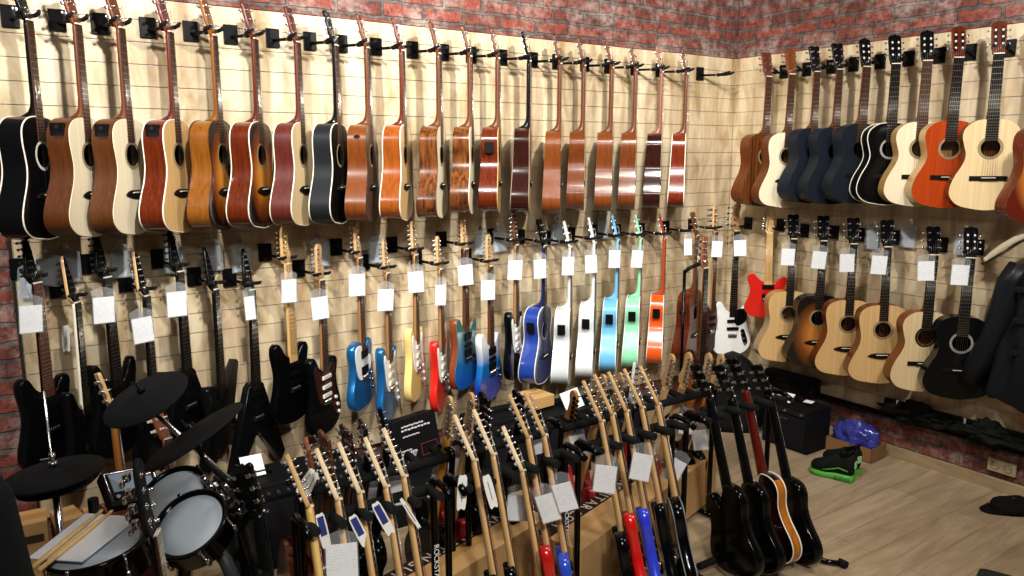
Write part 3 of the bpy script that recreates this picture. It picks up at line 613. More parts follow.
# ================================================================== lower row, left wall
def sol(c, **k): return plain(c, .22, coat=.6, **k)
BLU = plain('#1a6aa8', .25, metal=.5, coat=.6); MPN = wood('#86603c', '#a57c50', .35, .3); MPH = wood('#b48a58', '#ccA474', .35, .3)
S_ = 'strat'
LL = [
 (37, 283, 46, S_, dict(body=BLKG, neck=BLKG, fm=wood('#45241a', '#67392a', .45, 0), hk='point', head=BLKG, pk='hh', hard=DMETAL, tm=DMETAL), 'black electric guitar with a reddish fretboard, leftmost on the left wall beside the brick'),
 (77, 302, 62, 'horn', dict(body=BLKG, neck=CREAM, fm=EBON, hk='point', head=MPH, face=BLKG, pk='hh', hard=DMETAL, bind=None, tm=DMETAL), 'black electric guitar with white edged neck, second from the left behind the drum pads'),
 (107, 277, 46, 'horn', dict(body=BLKG, neck=BLKG, fm=EBON, hk='point', head=BLKG, pk='hh', hard=DMETAL, tm=DMETAL), 'black electric guitar with two upright horns, third from the left on the left wall'),
 (147, 297, 60, 'horn', dict(body=BLKG, neck=BLKG, fm=EBON, hk='point', head=MPH, face=BLKG, pk='hh', hard=DMETAL, tm=METAL), 'dark electric guitar with a natural backed headstock, hanging behind the round cymbal pad'),
 (180, 272, 50, 'v', dict(body=BLKG, neck=BLKG, fm=EBON, hk='point', head=BLKG, pk='hh', hard=DMETAL, tm=DMETAL), 'black V-shaped guitar left of the angular one, above the tilted cymbal pad'),
 (216, 291, 62, 'explorer', dict(body=BLKG, neck=BLKG, fm=EBON, hk='point', head=BLKG, pk='hh', hard=DMETAL, tm=DMETAL), 'black angular electric guitar seen from the side with a raised wing'),
 (252, 290, 50, 'v', dict(body=BLKG, neck=BLKG, fm=EBON, hk='point', head=BLKG, pk='hh', hard=DMETAL, tm=METAL), 'black flying-V guitar with long pointed wings reaching lowest on the left wall'),
 (288, 264, 52, S_, dict(body=GLOSSB, neck=MAPLE, fm=MAPLE, head=MAPLE, pk='sss', hk=S_, hard=DMETAL), 'all black electric guitar with a maple neck'),
 (322, 280, 60, S_, dict(body=GLOSSB, neck=MPN, fm=ROSE, head=MPH, hk=S_, guard=plain('#3a1a12', .2, var=.3)), 'black electric guitar with a brown pickguard and white pickups'),
 (360, 258, 68, 'tele', dict(body=BLU, neck=MPN, fm=ROSE, head=MPH, guard=WHITE, pk='hh', hk=S_), 'metallic blue electric guitar with a large white pickguard'),
 (388, 273, 73, S_, dict(body=BLU, neck=MPN, fm=ROSE, head=MPH, guard=WHITE, hk=S_), 'metallic blue electric guitar hanging lower, right of the one with the large pickguard'),
 (416, 255, 75, S_, dict(body=sol('#e3cd7e'), neck=MPN, fm=ROSE, head=MPH, guard=WHITE, hk=S_), 'cream yellow electric guitar on the left wall'),
 (441, 269, 76, S_, dict(body=sol('#c9201a'), neck=MPN, fm=ROSE, head=MPH, guard=WHITE, hk=S_), 'bright red electric guitar hanging on the left wall'),
 (466, 249, 64, S_, dict(body=wood('#6b2f17', '#8a4524', .25, .5), topm=fade('#3f6a5c', '#115a80', '#0e4a9a', -.42, -.82), neck=MAHOG, fm=ROSE, head=MPH, pk='hsh', hk=S_, hard=DMETAL), 'electric guitar with brown sides and a teal to blue fading top'),
 (491, 266, 64, S_, dict(body=fade('#e8e8e6', '#1768a8', '#0c2f8c', -.43, -.76), neck=MAHOG, fm=ROSE, head=MPH, pk='hsh', hk=S_), 'electric guitar fading from white at the horns to deep blue'),
 (517, 245, 74, S_, dict(body=GLOSSB, neck=MPN, fm=ROSE, head=MAHOG, guard=WHITE, hk=S_), 'black electric guitar with a white pickguard left of the dark blue hollow guitar'),
 (542, 246, 72, 'conc', dict(side=sol('#1c3a8c'), top=sol('#1b2a5c'), neck=sol('#14204a'), pre=3, bind=CREAM, head=GLOSSB, fm=EBON), 'dark blue acoustic guitar with a preamp and white binding'),
 (568, 247, 86, 'conc', dict(side=sol('#c9d0d2', var=.12), top=SPRP, neck=sol('#c9cfd0'), pre=3, bind=WHITE, head=WHITE), 'silver-grey acoustic guitar with a black preamp'),
 (592.5, 243, 87, 'conc', dict(side=sol('#dfe0e4'), top=SPRP, neck=sol('#dfe0e2'), pre=3, bind=WHITE, head=WHITE), 'white acoustic guitar with a black preamp'),
 (616, 240, 88, 'conc', dict(side=sol('#6ab2e0'), top=SPRP, neck=sol('#6ab2e0'), pre=3, bind=WHITE, head=sol('#6ab2e0')), 'sky-blue acoustic guitar with a black preamp'),
 (639, 239, 88, 'conc', dict(side=sol('#8fdcae'), top=SPRP, neck=sol('#8fdcae'), pre=3, bind=WHITE, head=sol('#8fdcae')), 'mint-green acoustic guitar with a black preamp'),
 (663, 238, 90, 'conc', dict(side=sol('#d9541a'), top=SPRP, neck=sol('#a03c18'), pre=3, bind=CREAM, head=sol('#8c2f1a')), 'bright orange acoustic guitar with a black preamp'),
 (688, 235, 74, 'dread', dict(side=MGLO, top=MLIT, pre=3), 'dark brown acoustic guitar at the right end of the left wall, behind the stand'),
 (714, 232, 62, 'bass', dict(body=plain('#33100c', .15, coat=.6), neck=MPN, fm=ROSE, head=MPH, guard=plain('#4a1c14', .2), hk='bass', pk='bb'), 'dark red bass guitar next to the room corner')]
for i, (px, py, al, kd, kw, lab) in enumerate(LL):
    p = at(px, py, 1, -.20); p.z = (1.435 if i % 2 == 0 else 1.335) if i < 7 else None or p.z
    if i < 7: p.z = (1.435, 1.335)[i % 2]
    if i == 22: p.y -= .07
    if i == 6: p.z = 1.315
    if i > 15: p.x += .025
    ac = kd in ('conc', 'dread')
    g = thing('acoustic_guitar' if ac else ('bass_guitar' if kd == 'bass' else 'electric_guitar'), lab, 'guitar', group='guitars in the lower row of the left wall')
    if ac: acoustic(g, kd, nl=.40 if i > 16 else .385, **kw)
    else: electric(g, kd, **kw)
    place(g, p, math.radians(al)-azim(p), 0, math.radians([0, .8, -.6, .5, -.3][i % 5]))
    if kd == 'bass': g.scale = (.85, .85, .85)
    hanger(p, 'L', p.z+.032, label='black wall hanger, %s from the left in the lower row of the left wall' % WORD[i], group='hangers of the lower row on the left wall', arm=.20)
LR = [
 (737, 231, 22, 'bass', dict(body=sol('#e6e6e2'), neck=BLKG, fm=EBON, head=MPN, guard='corner', hk='bass', pk='bb'), 'white bass guitar with a dark pickguard on the right wall'),
 (770, 233, 8, 'mini', dict(body=sol('#c41c14'), neck=MAPLE, fm=MAPLE, head=MAPLE, hk=S_, pk='hh', hard=METAL), 'small bright red electric guitar near the corner'),
 (794, 239, 22, 'dread', dict(side=CAMB, top=SPRO, hk='33', head=BLKG), 'natural acoustic guitar overlapping the small red one'),
 (824, 241, 22, 'dread', dict(side=BLKG, top=burst('#c07a34', '#7a431c', '#120b09'), hk='33', head=BLKG), 'brown sunburst acoustic guitar with black edge in the lower row of the right wall'),
 (854, 244, 20, 'dread', dict(side=MMID, top=SPRO, hk='33', head=BLKG), 'natural acoustic guitar right next to the sunburst one'),
 (888, 247, 20, 'dread', dict(side=MMID, top=SPRO, hk='33', head=BLKG), 'natural acoustic guitar, fully visible mid-way along the lower row of the right wall'),
 (934, 255, 26, 'clas', dict(side=MLIT, top=SPR, hk='33', head=BLKG, nl=.345, ros=plain('#2a1d14', .4)), 'natural acoustic guitar with a dark soundhole ring, left of the black one'),
 (970.5, 258, 16, 'clas', dict(side=BLKG, top=BLKG, hk='clas', head=BLKG, nl=.345, ros=plain('#9a9a92', .5, var=.6)), 'black classical guitar with a pale rosette beside the leather coat')]
for i, (px, py, al, kd, kw, lab) in enumerate(LR):
    p = at(px, py, 0, -.20)
    ac = kd in ('conc', 'dread', 'clas')
    g = thing('classical_guitar' if kd == 'clas' else 'acoustic_guitar' if ac else ('bass_guitar' if kd == 'bass' else 'electric_guitar'), lab, 'guitar', group='guitars in the lower row of the right wall')
    if ac: acoustic(g, kd, nl=kw.pop('nl', .37), fm=EBON, **kw)
    else: electric(g, S_ if kd == 'mini' else kd, **kw)
    place(g, p, math.radians(al)-azim(p), 0, math.radians([0, -1, .8, .5][i % 4]))
    if kd == 'bass': g.scale = (.9, .9, .9)
    if kd == 'mini': g.scale = (1.0, .74, .74)
    hanger(p, 'R', p.z+.032, label='black wall hanger, %s from the corner in the lower row of the right wall' % WORD[i], group='hangers of the lower row on the right wall', arm=.20)
# price cards: px centre, wall, what it hangs on
NM = {}
cards = [(125-21, 310, 'L', 'hanging on the black two-horned guitar'), (143, 330, 'L', 'on the dark guitar behind the round cymbal pad'), (177, 304, 'L', 'on the black V-shaped guitar at the left'),
 (31, 319, 'L', 'on the leftmost black guitar beside the brick'), (250, 308, 'L', 'on the long winged flying-V guitar'), (289, 291, 'L', 'on the black guitar with the maple neck'), (320, 308, 'L', 'on the black guitar with the brown pickguard'),
 (357, 285, 'L', 'on the blue guitar with the large pickguard'), (385.5, 300, 'L', 'on the second metallic blue guitar'), (416, 282, 'L', 'on the cream yellow guitar'), (440.5, 295, 'L', 'on the red electric guitar'),
 (465.5, 275, 'L', 'on the teal and blue guitar'), (488, 290, 'L', 'on the white to blue fading guitar'), (515, 270, 'L', 'on the black guitar with the white pickguard'), (540, 269, 'L', 'on the dark blue acoustic guitar'),
 (568, 266, 'L', 'on the silver-grey acoustic guitar'), (591, 264, 'L', 'on the white acoustic guitar'), (614.5, 259, 'L', 'on the sky-blue guitar'), (637, 259, 'L', 'on the mint-green guitar'), (688, 247, 'L', 'on the brown guitar at the right end of the left wall'),
 (717, 249, 'L', 'on the dark red bass'), (740, 248, 'R', 'on the white bass'), (788, 257, 'R', 'on the natural guitar beside the red one'), (819, 260, 'R', 'on the brown sunburst guitar'), (847, 263, 'R', 'on the natural guitar next to the sunburst one'),
 (879, 265, 'R', 'on the fully visible natural guitar'), (926, 271, 'R', 'on the guitar with the dark soundhole ring'), (960, 275, 'R', 'on the black classical guitar')]
for i, (px, py, wl_, lab) in enumerate(cards):
    p = at(px, py, 1, -.245) if wl_ == 'L' else at(px, py, 0, -.245)
    w_ = .088 if px < 100 or px > 300 or px in (104, 177, 143) else .075
    sq = {250: .05, 440.5: .060, 688: .055, 488: .085}.get(px, w_ if wl_ == 'R' or px < 520 else .078)
    tagcard(p, -azim(p)+math.radians(20 if wl_ == 'L' else 12), 'white price card ' + lab, w=sq, h=.116, roll=math.radians([2, -3, 1, 4, -2][i % 5]))
# empty clear sleeves with grey sheets on chrome hooks
SL = [(47, 270, 'L', 5), (68, 266, 'L', 0), (31, 282, 'L', 6), (122, 262, 'L', 0), (175, 258, 'L', 3), (212, 256, 'L', 0), (242, 258, 'L', 0), (320, 253, 'L', 0), (377, 250, 'L', 0), (482, 243, 'L', 4), (500, 240, 'L', -3), (603, 228, 'L', 0), (558, 232, 'L', 0), (872, 238, 'R', 0), (908, 236, 'R', 0), (963, 243, 'R', 0)]
grey = plain('#a9b0b6', .4)
for i, (px, py, wl_, rl) in enumerate(SL):
    p = at(px, py, 1, -.03) if wl_ == 'L' else at(px, py, 0, -.03)
    t = thing('plastic_sleeve', 'clear plastic sleeve with grey sheet flat against the slats, %s from the left' % WORD[i], 'plastic sleeve', group='plastic sleeves on hooks')
    place(t, p, 0 if wl_ == 'L' else -PI/2, 0, math.radians(rl))
    part('sheet', ('gsh',), lambda mb: mb.box((0, 0, -.01), (.085, .001, .12)), grey, t, 'grey-blue paper sheet')
    part('sleeve', ('gsl',), lambda mb: mb.poly([(-.052, -.075), (-.052, .06), (-.02, .085), (.02, .085), (.052, .06), (.052, -.075)], -.002, .002), glassy('#cfd8de', .18), t, 'clear plastic sleeve')
    h = thing('metal_hook', 'small chrome hook in a slat groove holding the plastic sleeve, %s from the left' % WORD[i], 'hook', group='chrome hooks in the slats')
    place(h, p+Vector((0, .03, .085) if wl_ == 'L' else (.03, 0, .085)), 0 if wl_ == 'L' else -PI/2)
    part('hook_plate', ('hkp',), lambda mb: mb.box((0, -.002, .006), (.022, .004, .03)), METAL, h)
    part('hook_wire', ('hkw',), lambda mb: mb.tube([(0, 0, .004), (0, -.06, .0), (0, -.075, .012)], .0025, 6), METAL, h)
# ================================================================== guitar racks: four in front, three behind, back to back
def textobj(name, f, m, parent, loc, rot):
    t = bpy.data.objects.new('t', f); COL.objects.link(t); bpy.context.view_layer.update()
    me = bpy.data.meshes.new_from_object(t); me.name = name; bpy.data.objects.remove(t); me.materials.clear(); me.materials.append(m)
    return link(name, me, parent, loc, rot)
MPN = wood('#b98f5c', '#d3ad78', .35, .3, 50, 3)
LEAN = math.radians(18); S18, C18 = math.sin(LEAN), math.cos(LEAN)
FP0, FN_ = (0, -1.706, .77), Vector((0, C18, -S18))
BP0, BN_ = (0, -1.30, .72), Vector((0, C18, S18))
def rack(x0, x1, yb, dy, zb, n, label, group, text=False):
    """yb: padded neck bar, dy: -1 when its guitars stand on the camera side"""
    g = thing('guitar_rack', label, 'guitar rack', ((x0+x1)/2, yb, 0), group=group)
    X = (x1-x0)/2
    yg = -dy*.03      # neck bar sits just behind the necks
    for s in (-1, 1):
        e = solid('end_frame', lambda mb: mb.tube([(s*X, yg+dy*.12, zb+.005), (s*X, yg+dy*.07, zb+.028), (s*X, yg+dy*.0, zb+.03), (s*X, yg-dy*.02, zb+.015), (s*X, yg-dy*.01, zb-.06), (s*X, yg-dy*.01, .30), (s*X, yg-dy*.01, .02)], .0135, 10), GLOSSB, g)
        solid('foot_bar', lambda mb: mb.tube([(s*X, yg-dy*.06, .018), (s*X, yg+dy*.36, .018), (s*X+s*.05, yg+dy*.42, .018)], .0135, 10), GLOSSB, g)
        for yy in (yg-dy*.06, yg+dy*.42): solid('rubber_foot', lambda mb: mb.cyl((s*X+(s*.05 if yy == yg+dy*.42 else 0), yy-.02, .02), (s*X+(s*.05 if yy == yg+dy*.42 else 0), yy+.02, .02), .019, 10), RUB, g)
    if text:
        f = bpy.data.curves.new('brand_lettering', 'FONT'); f.body = 'ROCKSTAND'; f.size = .03; f.extrude = .0004; f.align_x = 'CENTER'; f.align_y = 'CENTER'
        o = textobj('brand_lettering', f, WHITE, g, (X, yg-dy*.01+dy*.0142, .45), (PI/2, PI/2, 0)); o['label'] = 'white lettering running down the black tube'
    solid('neck_bar', lambda mb: mb.cyl((-X+.01, yg, zb), (X-.01, yg, zb), .019, 12), RUB, g, 'padded foam bar')
    for i in range(n+1):
        x = -X+.03+(2*X-.06)*i/n
        solid('divider', lambda mb: mb.tube([(x, yg, zb), (x, yg+dy*.05, zb+.004), (x, yg+dy*.105, zb+.010)], [.017, .018, .016], 10), RUB, g, 'padded foam finger')
    for yy in (yg+dy*.10, yg+dy*.27):
        solid('base_bar', lambda mb: mb.cyl((-X, yy, .066), (X, yy, .066), .017, 12), RUB, g, 'padded foam bar')
    return g
RK = [(-4.07, -3.55, 'leftmost'), (-3.49, -2.93, 'second from the left'), (-2.86, -2.30, 'third from the left'), (-2.21, -1.60, 'rightmost')]
for i, (a, b, w_) in enumerate(RK): rack(a, b, -1.70, -1, .765, 5, 'black padded guitar rack, %s in the front row of racks' % w_, 'guitar racks in the front row', text=i in (0, 1))
for i, (a, b, w_) in enumerate([(-3.95, -3.30, 'leftmost'), (-3.22, -2.80, 'second from the left'), (-2.72, -2.28, 'third from the left'), (-2.2, -1.68, 'rightmost')]):
    rack(a, b, -1.32, 1, .72, 5, 'black padded guitar rack, %s in the back row of racks' % w_, 'guitar racks in the back row')
# ------------------------------------------------------------------ guitars in the front racks (necks leaning back)
def rackguitar(nut, joint, front, al, kd, kw, label, group, dx=None):
    P0, NN, ln = (FP0, FN_, LEAN) if front else (BP0, BN_, -LEAN)
    kw = dict(kw)
    ac = kd in ('conc', 'dread', 'clas')
    nl = kw.get('nl', .385) if ac else EL[kd][1]
    if nut: p = atp(nut[0], nut[1], P0, NN)
    else:
        j = atp(joint[0], joint[1], P0, NN); p = j+Vector((0, S18 if front else -S18, C18))*nl
    # slide along the plane so that the body bottom stands on the base bars (z about .10)
    bottom = (.905 if ac else (1.10 if kd == 'bass' else .835))
    lat = Vector((0, S18 if front else -S18, C18))
    dz = (.10 + bottom*C18) - p.z
    if abs(dz) < .14: pass
    g = thing('acoustic_guitar' if ac else ('bass_guitar' if kd == 'bass' else 'electric_guitar'), label, 'guitar', group=group)
    if ac: acoustic(g, kd, nl=kw.pop('nl', .385), **kw)
    else: electric(g, kd, **kw)
    place(g, p, math.radians(al)-azim(p), ln)
    return g, p
FG = 'guitars in the front racks'; BG = 'guitars in the back racks'
WMPL = wood('#dcc096', '#ecd8b4', .35, .3, 40, 3)
K = dict(neck=MPN, head=WMPL, hk='strat')
FR = [((311, 506), None, 92, 'strat', dict(body=sol('#0e6d72'), neck=wood('#c09a4e', '#dcbc74', .35, .3), fm=MAPLE, head=MPN, hk='strat', pk='sss', guard=WHITE), 'guitar at the far left of the front racks, its neck edge pale yellow'),
 ((340, 499), None, 92, 'strat', dict(body=sol('#3a8ab8'), fm=ROSE, **K), 'maple necked guitar behind the big white price card'),
 ((362, 492), None, 92, 'strat', dict(body=GLOSSB, fm=ROSE, **K), 'maple necked black guitar, third from the left in the front racks'),
 ((388, 486), None, 92, 'strat', dict(body=GLOSSB, fm=ROSE, **K), 'maple necked black guitar, fourth from the left in the front racks'),
 ((406, 476), None, 92, 'strat', dict(body=GLOSSB, fm=ROSE, **K), 'maple necked black guitar, fifth from the left in the front racks'),
 ((476, 460), None, 93, 'strat', dict(body=GLOSSB, fm=ROSE, **K), 'black electric guitar with a pale headstock, first in the second rack'),
 ((495, 454), None, 93, 'strat', dict(body=GLOSSB, fm=ROSE, **K), 'black electric guitar with a pale headstock, second in the second rack'),
 ((524, 470), None, 93, 'tele', dict(body=sol('#17213c'), fm=ROSE, **K), 'navy blue guitar standing lower, in the middle of the second rack'),
 ((530, 437), None, 94, 'strat', dict(body=sol('#b3120f'), fm=ROSE, neck=MPN, head=MPN, hk='strat'), 'red electric guitar in the second rack beside the blue one'),
 ((546, 435), None, 94, 'tele', dict(body=sol('#2348b8'), fm=ROSE, neck=MPN, head=MPN, hk='strat'), 'blue electric guitar in the second rack beside the red one'),
 ((603, 421), None, 95, 'tele', dict(body=GLOSSB, fm=ROSE, neck=MPN, head=MPN, hk='strat'), 'black electric guitar, first in the third rack'),
 ((614, 414), None, 95, 'strat', dict(body=sol('#c00f0c'), fm=ROSE, neck=MPN, head=MPN, hk='strat'), 'bright red electric guitar in the third rack'),
 ((628, 411), None, 95, 'strat', dict(body=sol('#2438c4'), fm=ROSE, neck=MPN, head=MPN, hk='strat'), 'cobalt blue electric guitar in the third rack'),
 ((643.5, 407.5), None, 96, 'strat', dict(body=GLOSSB, fm=ROSE, neck=MPN, head=MPN, hk='strat'), 'black electric guitar right of the cobalt blue one'),
 ((659, 404), None, 100, 'lp', dict(body=GLOSSB, bind=plain('#6d7275', .4), fm=ROSE, neck=MPN, head=MPN, hk='strat'), 'black electric guitar with grey edge trim at the right end of the third rack'),
 (None, (727, 484), 128, 'lp', dict(body=GLOSSB, neck=BLKG, head=BLKG, fm=EBON, hk='lp', pk='hh'), 'black electric guitar with a black neck, first in the rightmost rack'),
 (None, (749, 482), 128, 'lp', dict(body=GLOSSB, neck=BLKG, head=BLKG, fm=EBON, hk='lp', pk='hh'), 'black electric guitar with a black neck, left of the sunburst one'),
 (None, (763, 473), 130, 'lp', dict(body=burst('#3a0f0a', '#220806', '#080405', -.62, .16, .26), topm=burst('#c98528', '#8c4818', '#2a1008'), neck=wood('#4a100c', '#661a14', .2, .6), head=BLKG, face=BLKG, fm=ROSE, hk='lp', bind=CREAM, pk='hh', side=1), 'dark sunburst electric guitar with cream bound amber sides'),
 (None, (787, 477), 128, 'lp', dict(body=GLOSSB, neck=BLKG, head=BLKG, fm=EBON, hk='lp', pk='hh'), 'black electric guitar at the right end of the rightmost rack')]
HTILT[0] = .24
for n_, j_, al, kd, kw, lab in FR:
    kw = dict(kw); sd = kw.pop('side', None)
    g, p = rackguitar(n_, j_, True, al, kd, kw, lab, FG)
    if sd:      # amber rim between the two bindings
        out = catmull([(x, -z) for x, z in EL['lp'][0]], 3)
        part('rim', ('lprim',), lambda mb: mb.poly([(x*1.002, z*1.0005) for x, z in out], .003, .047, front=False, back=False), wood('#864a14', '#b57026', .2, .6, 60, 2), g, 'amber figured side of the body')
HTILT[0] = .05
BR = [((316, 476), 100, 'dread', dict(side=MGLO, top=SPR, head=wood('#7a4630', '#94583c', .35), neck=MAHOG), 'acoustic guitar with a reddish headstock, leftmost in the back racks'),
 ((331, 466), 120, 'dread', dict(side=MGLO, top=SPR, head=wood('#4a2818', '#6b3d26', .35), neck=MAHOG), 'acoustic guitar with a dark brown headstock, second from the left in the back racks'),
 ((352, 459), 120, 'lp', dict(body=GLOSSB, neck=DBRN, head=DBRN, fm=EBON, hk='lp', pk='hh'), 'dark necked guitar, third from the left in the back racks'),
 ((369, 455), 110, 'lp', dict(body=GLOSSB, neck=BLKG, head=BLKG, fm=EBON, hk='lp', pk='hh'), 'black necked guitar, fourth from the left in the back racks'),
 ((388, 449), 110, 'lp', dict(body=GLOSSB, neck=BLKG, head=BLKG, fm=EBON, hk='point', pk='hh'), 'black necked guitar with a pointed headstock, fifth from the left in the back racks'),
 ((449, 434), 118, 'strat', dict(body=GLOSSB, neck=wood('#a8742e', '#c4903f', .3, .4), head=MPN, fm=ROSE), 'amber necked guitar left of the twin one in the back racks'),
 ((470, 430), 118, 'strat', dict(body=sol('#a01515'), neck=MPN, head=MPN, fm=ROSE), 'amber necked guitar with a red body in the back racks'),
 ((487, 424), 125, 'lp', dict(body=GLOSSB, neck=BLKG, head=BLKG, fm=EBON, hk='lp'), 'black necked guitar right of the two amber necked ones'),
 ((520, 421), 130, 'lp', dict(body=GLOSSB, neck=BLKG, head=BLKG, fm=EBON, hk='lp'), 'black necked guitar with chrome tuners standing against the plain wall area'),
 ((571, 424), 130, 'strat', dict(body=sol('#a8232a'), neck=MPN, head=wood('#a06a3c', '#b98250', .35), fm=ROSE, tm=BLACK), 'guitar with a broad tan headstock and black tuners in the back racks'),
 ((600, 408), 125, 'strat', dict(body=sol('#b8252c'), neck=MPN, head=MPN, fm=ROSE), 'red guitar with a round tan headstock in the back racks'),
 ((617, 406), 125, 'strat', dict(body=sol('#9c1c22'), neck=MPN, head=MPN, fm=ROSE), 'red guitar with a tan headstock beside the white pointed one'),
 ((634, 402), 70, 'strat', dict(body=sol('#7fd0a0'), neck=MPN, head=WHITE, fm=ROSE, hk='point', tm=BLACK), 'guitar with a white pointed headstock and black tuners'),
 ((667, 386), 132, 'strat', dict(body=sol('#b02020'), neck=MPN, head=MPN, fm=ROSE), 'guitar with tan headstock and chrome tuners, left of the pair below the brown acoustic'),
 ((684, 384), 132, 'strat', dict(body=sol('#9aa0a4'), neck=MPN, head=MPN, fm=ROSE), 'guitar with tan headstock and chrome tuners, right of the pair below the brown acoustic'),
 ((704, 384), 130, 'lp', dict(body=GLOSSB, neck=MAHOG, head=MPN, fm=ROSE, hk='strat'), 'guitar with a tan headstock below the white bass'),
 ((716, 384), 130, 'lp', dict(body=GLOSSB, neck=MAHOG, head=MPN, fm=ROSE, hk='strat'), 'guitar with a tan headstock, rightmost in the back racks')]
for n_, al, kd, kw, lab in BR: rackguitar(n_, None, False, al, kd, kw, lab, BG)
# extra guitars standing near the rack ends
g = thing('electric_guitar', 'glossy black electric guitar with black neck standing left of the front racks', 'guitar')
p = atp(256, 492, FP0, FN_); electric(g, 'lp', GLOSSB, neck=BLKG, head=BLKG, fm=EBON, hk='lp'); place(g, atp(258, 512, FP0, FN_), math.radians(140)-azim(p), LEAN)
# neck holding stand near the corner with a bass
pb = at(706, 268, 1, -.62)
g = thing('bass_guitar', 'bass guitar with an amber brown body held by the tall stand near the corner', 'guitar')
electric(g, 'bass', burst('#a05a1c', '#7c3e12', '#2a1008', -.95, .2, .3), neck=MAHOG, fm=EBON, head=wood('#6b3f28', '#8a5738', .4), hk='bass', guard=plain('#3a1812', .2), pk='bb'); place(g, pb, math.radians(50)-azim(pb), 0); g.scale = (.9, .9, .9)
g = thing('guitar_stand', 'tall black stand with a fork, in front of the corner', 'stand', (pb.x-.02, pb.y+.10, 0))
zt = pb.z
part('pole', None, lambda mb: mb.cyl((-.05, .02, .1), (-.05, .02, zt-.02), .011, 10), GLOSSB, g)
part('fork', None, lambda mb: mb.tube([(-.075, -.05, zt+.0), (-.06, .0, zt-.025), (-.02, .02, zt-.015), (.03, .0, zt+.005), (.06, -.06, zt+.03)], .012, 8), RUB, g)
for a in (0, 2.1, 4.2): part('leg', None, lambda mb: mb.cyl((-.05, .02, .28), (-.05+.26*math.cos(a), .02+.26*math.sin(a), .015), .010, 8), GLOSSB, g)
g = thing('gig_bag', 'rounded black gig bag leaning in the corner below the white bass', 'bag', (-.46, -.50, 0), (0, 0, -.75))
part('bag_body', None, lambda mb: mb.loft([[((hw*(abs(math.cos(a))**.7)*(1 if math.cos(a) > 0 else -1)), .08*(abs(math.sin(a))**.8)*(1 if math.sin(a) > 0 else -1)+z*.12, z) for a in [2*PI*k/28 for k in range(28)]] for z, hw in ((0, .17), (.05, .22), (.2, .24), (.32, .225), (.42, .18), (.50, .12), (.54, .06), (.55, .02))]), plain('#0c0c0e', .6, bump=.3), g)
part('carry_strap', None, lambda mb: mb.tube([(-.1, -.06, .35), (-.06, -.085, .37), (.06, -.085, .37), (.1, -.06, .35)], .009, 6), BLACK, g)
# ================================================================== cartons between the racks
CARD = plain('#c49a63', .85, bump=.1, var=.12, bscale=6); CARDD = plain('#8a6238', .85, var=.15, bscale=5)
def carton(c, d, yaw, label, mat=None, band=None, group=None, cat='box', name='cardboard_carton'):
    g = thing(name, label, cat, c, (0, 0, yaw), group); m = mat or CARD
    part('box_body', None, lambda mb: mb.box((0, 0, d[2]/2), d, bev=.002), m, g)
    part('packing_tape', None, lambda mb: mb.box((0, 0, d[2]+.0006), (d[0]*.999, .05, .0008)), plain('#b98c52', .3), g, 'glossy brown packing tape')
    if band:
        o = part('printed_band', None, lambda mb: mb.box((0, d[1]/2-.04, d[2]+.0012), (d[0]*.998, .078, .0012)), plain('#2a1713', .6), g, 'dark printed band along the top edge')
        f = bpy.data.curves.new('band_lettering', 'FONT'); f.body = band; f.size = .078; f.extrude = .0003; f.align_x = 'CENTER'; f.align_y = 'CENTER'; f.space_character = 1.25
        q = textobj('band_lettering', f, plain('#cfc6b4', .7), o, (0, d[1]/2-.04, d[2]+.0022), (0, 0, PI)); q['label'] = 'white web address, upside down from this side'
    return g
ya = math.radians(17.5); ux = Vector((math.cos(ya), math.sin(ya), 0)); uy = Vector((-ux.y, ux.x, 0))
f2 = Vector((-2.81, -1.66, 0)); L2 = 1.42; carton(f2+ux*(L2/2-.04)+uy*.125+Vector((0, 0, .03)), (L2, .25, .27), ya, 'long cardboard guitar carton under the two right racks, printed band on top', band='WWW.MARTINGUITAR.COM')
f1 = Vector((-3.36, -1.52, 0)); L1 = 1.25; carton(f1+ux*(.62-L1/2)+uy*.11+Vector((0, 0, .03)), (L1, .22, .27), ya, 'long cardboard guitar carton under the two left racks, printed band on top', band='WWW.MARTINGUITAR.COM')
# ================================================================== price cards on the rack guitars
def card_on(px, py, Z, w, h, roll, label, yaw=0, sleeve=True, pitch=0):
    p = atd(px, py, Z); t = thing('price_card', label, 'price card', p, group='price cards hanging on the rack guitars')
    place(t, p, yaw-azim(p), pitch, math.radians(roll))
    part('sheet', ('sheet', w, h), lambda mb: mb.box((0, 0, 0), (w, .0012, h)), printed(), t, 'white printed sheet')
    if sleeve: part('sleeve', ('slv', w, h), lambda mb: mb.poly([(-w/2-.004, -h/2-.004), (-w/2-.004, h/2+.03), (-.012, h/2+.045), (.012, h/2+.045), (w/2+.004, h/2+.03), (w/2+.004, -h/2-.004)], -.002, .002), glassy('#dfe6ea', .10), t, 'clear plastic sleeve')
    return t
def blue_tag(px, py, Z, roll, label, w=.030, h=.12, blue=True):
    p = atd(px, py, Z); t = thing('hang_tag', label, 'tag', p, group='narrow hang tags on the rack guitars'); place(t, p, -azim(p)+.3, 0, math.radians(roll))
    part('card', ('btc', w, h), lambda mb: mb.poly(catmull([(-w/2, -h/2), (-w/2, h/2-.01), (0, h/2), (w/2, h/2-.01), (w/2, -h/2), (0, -h/2-.001)], 3), -.0006, .0006), WHITE, t)
    if blue: part('blue_panel', ('btb', w, h), lambda mb: mb.box((0, -.0009, h*.12), (w*.74, .0006, h*.6)), plain('#27387c', .4), t, 'dark blue printed panel')
    else: part('print_line', ('btl', w, h), lambda mb: mb.box((0, -.0009, 0), (.003, .0004, h*.6)), plain('#6a6a70', .6), t, 'thin line of grey print')
card_on(342, 561, 2.48, .098, .118, 0, 'white price card with small print at the bottom edge, below the left front rack', 0)
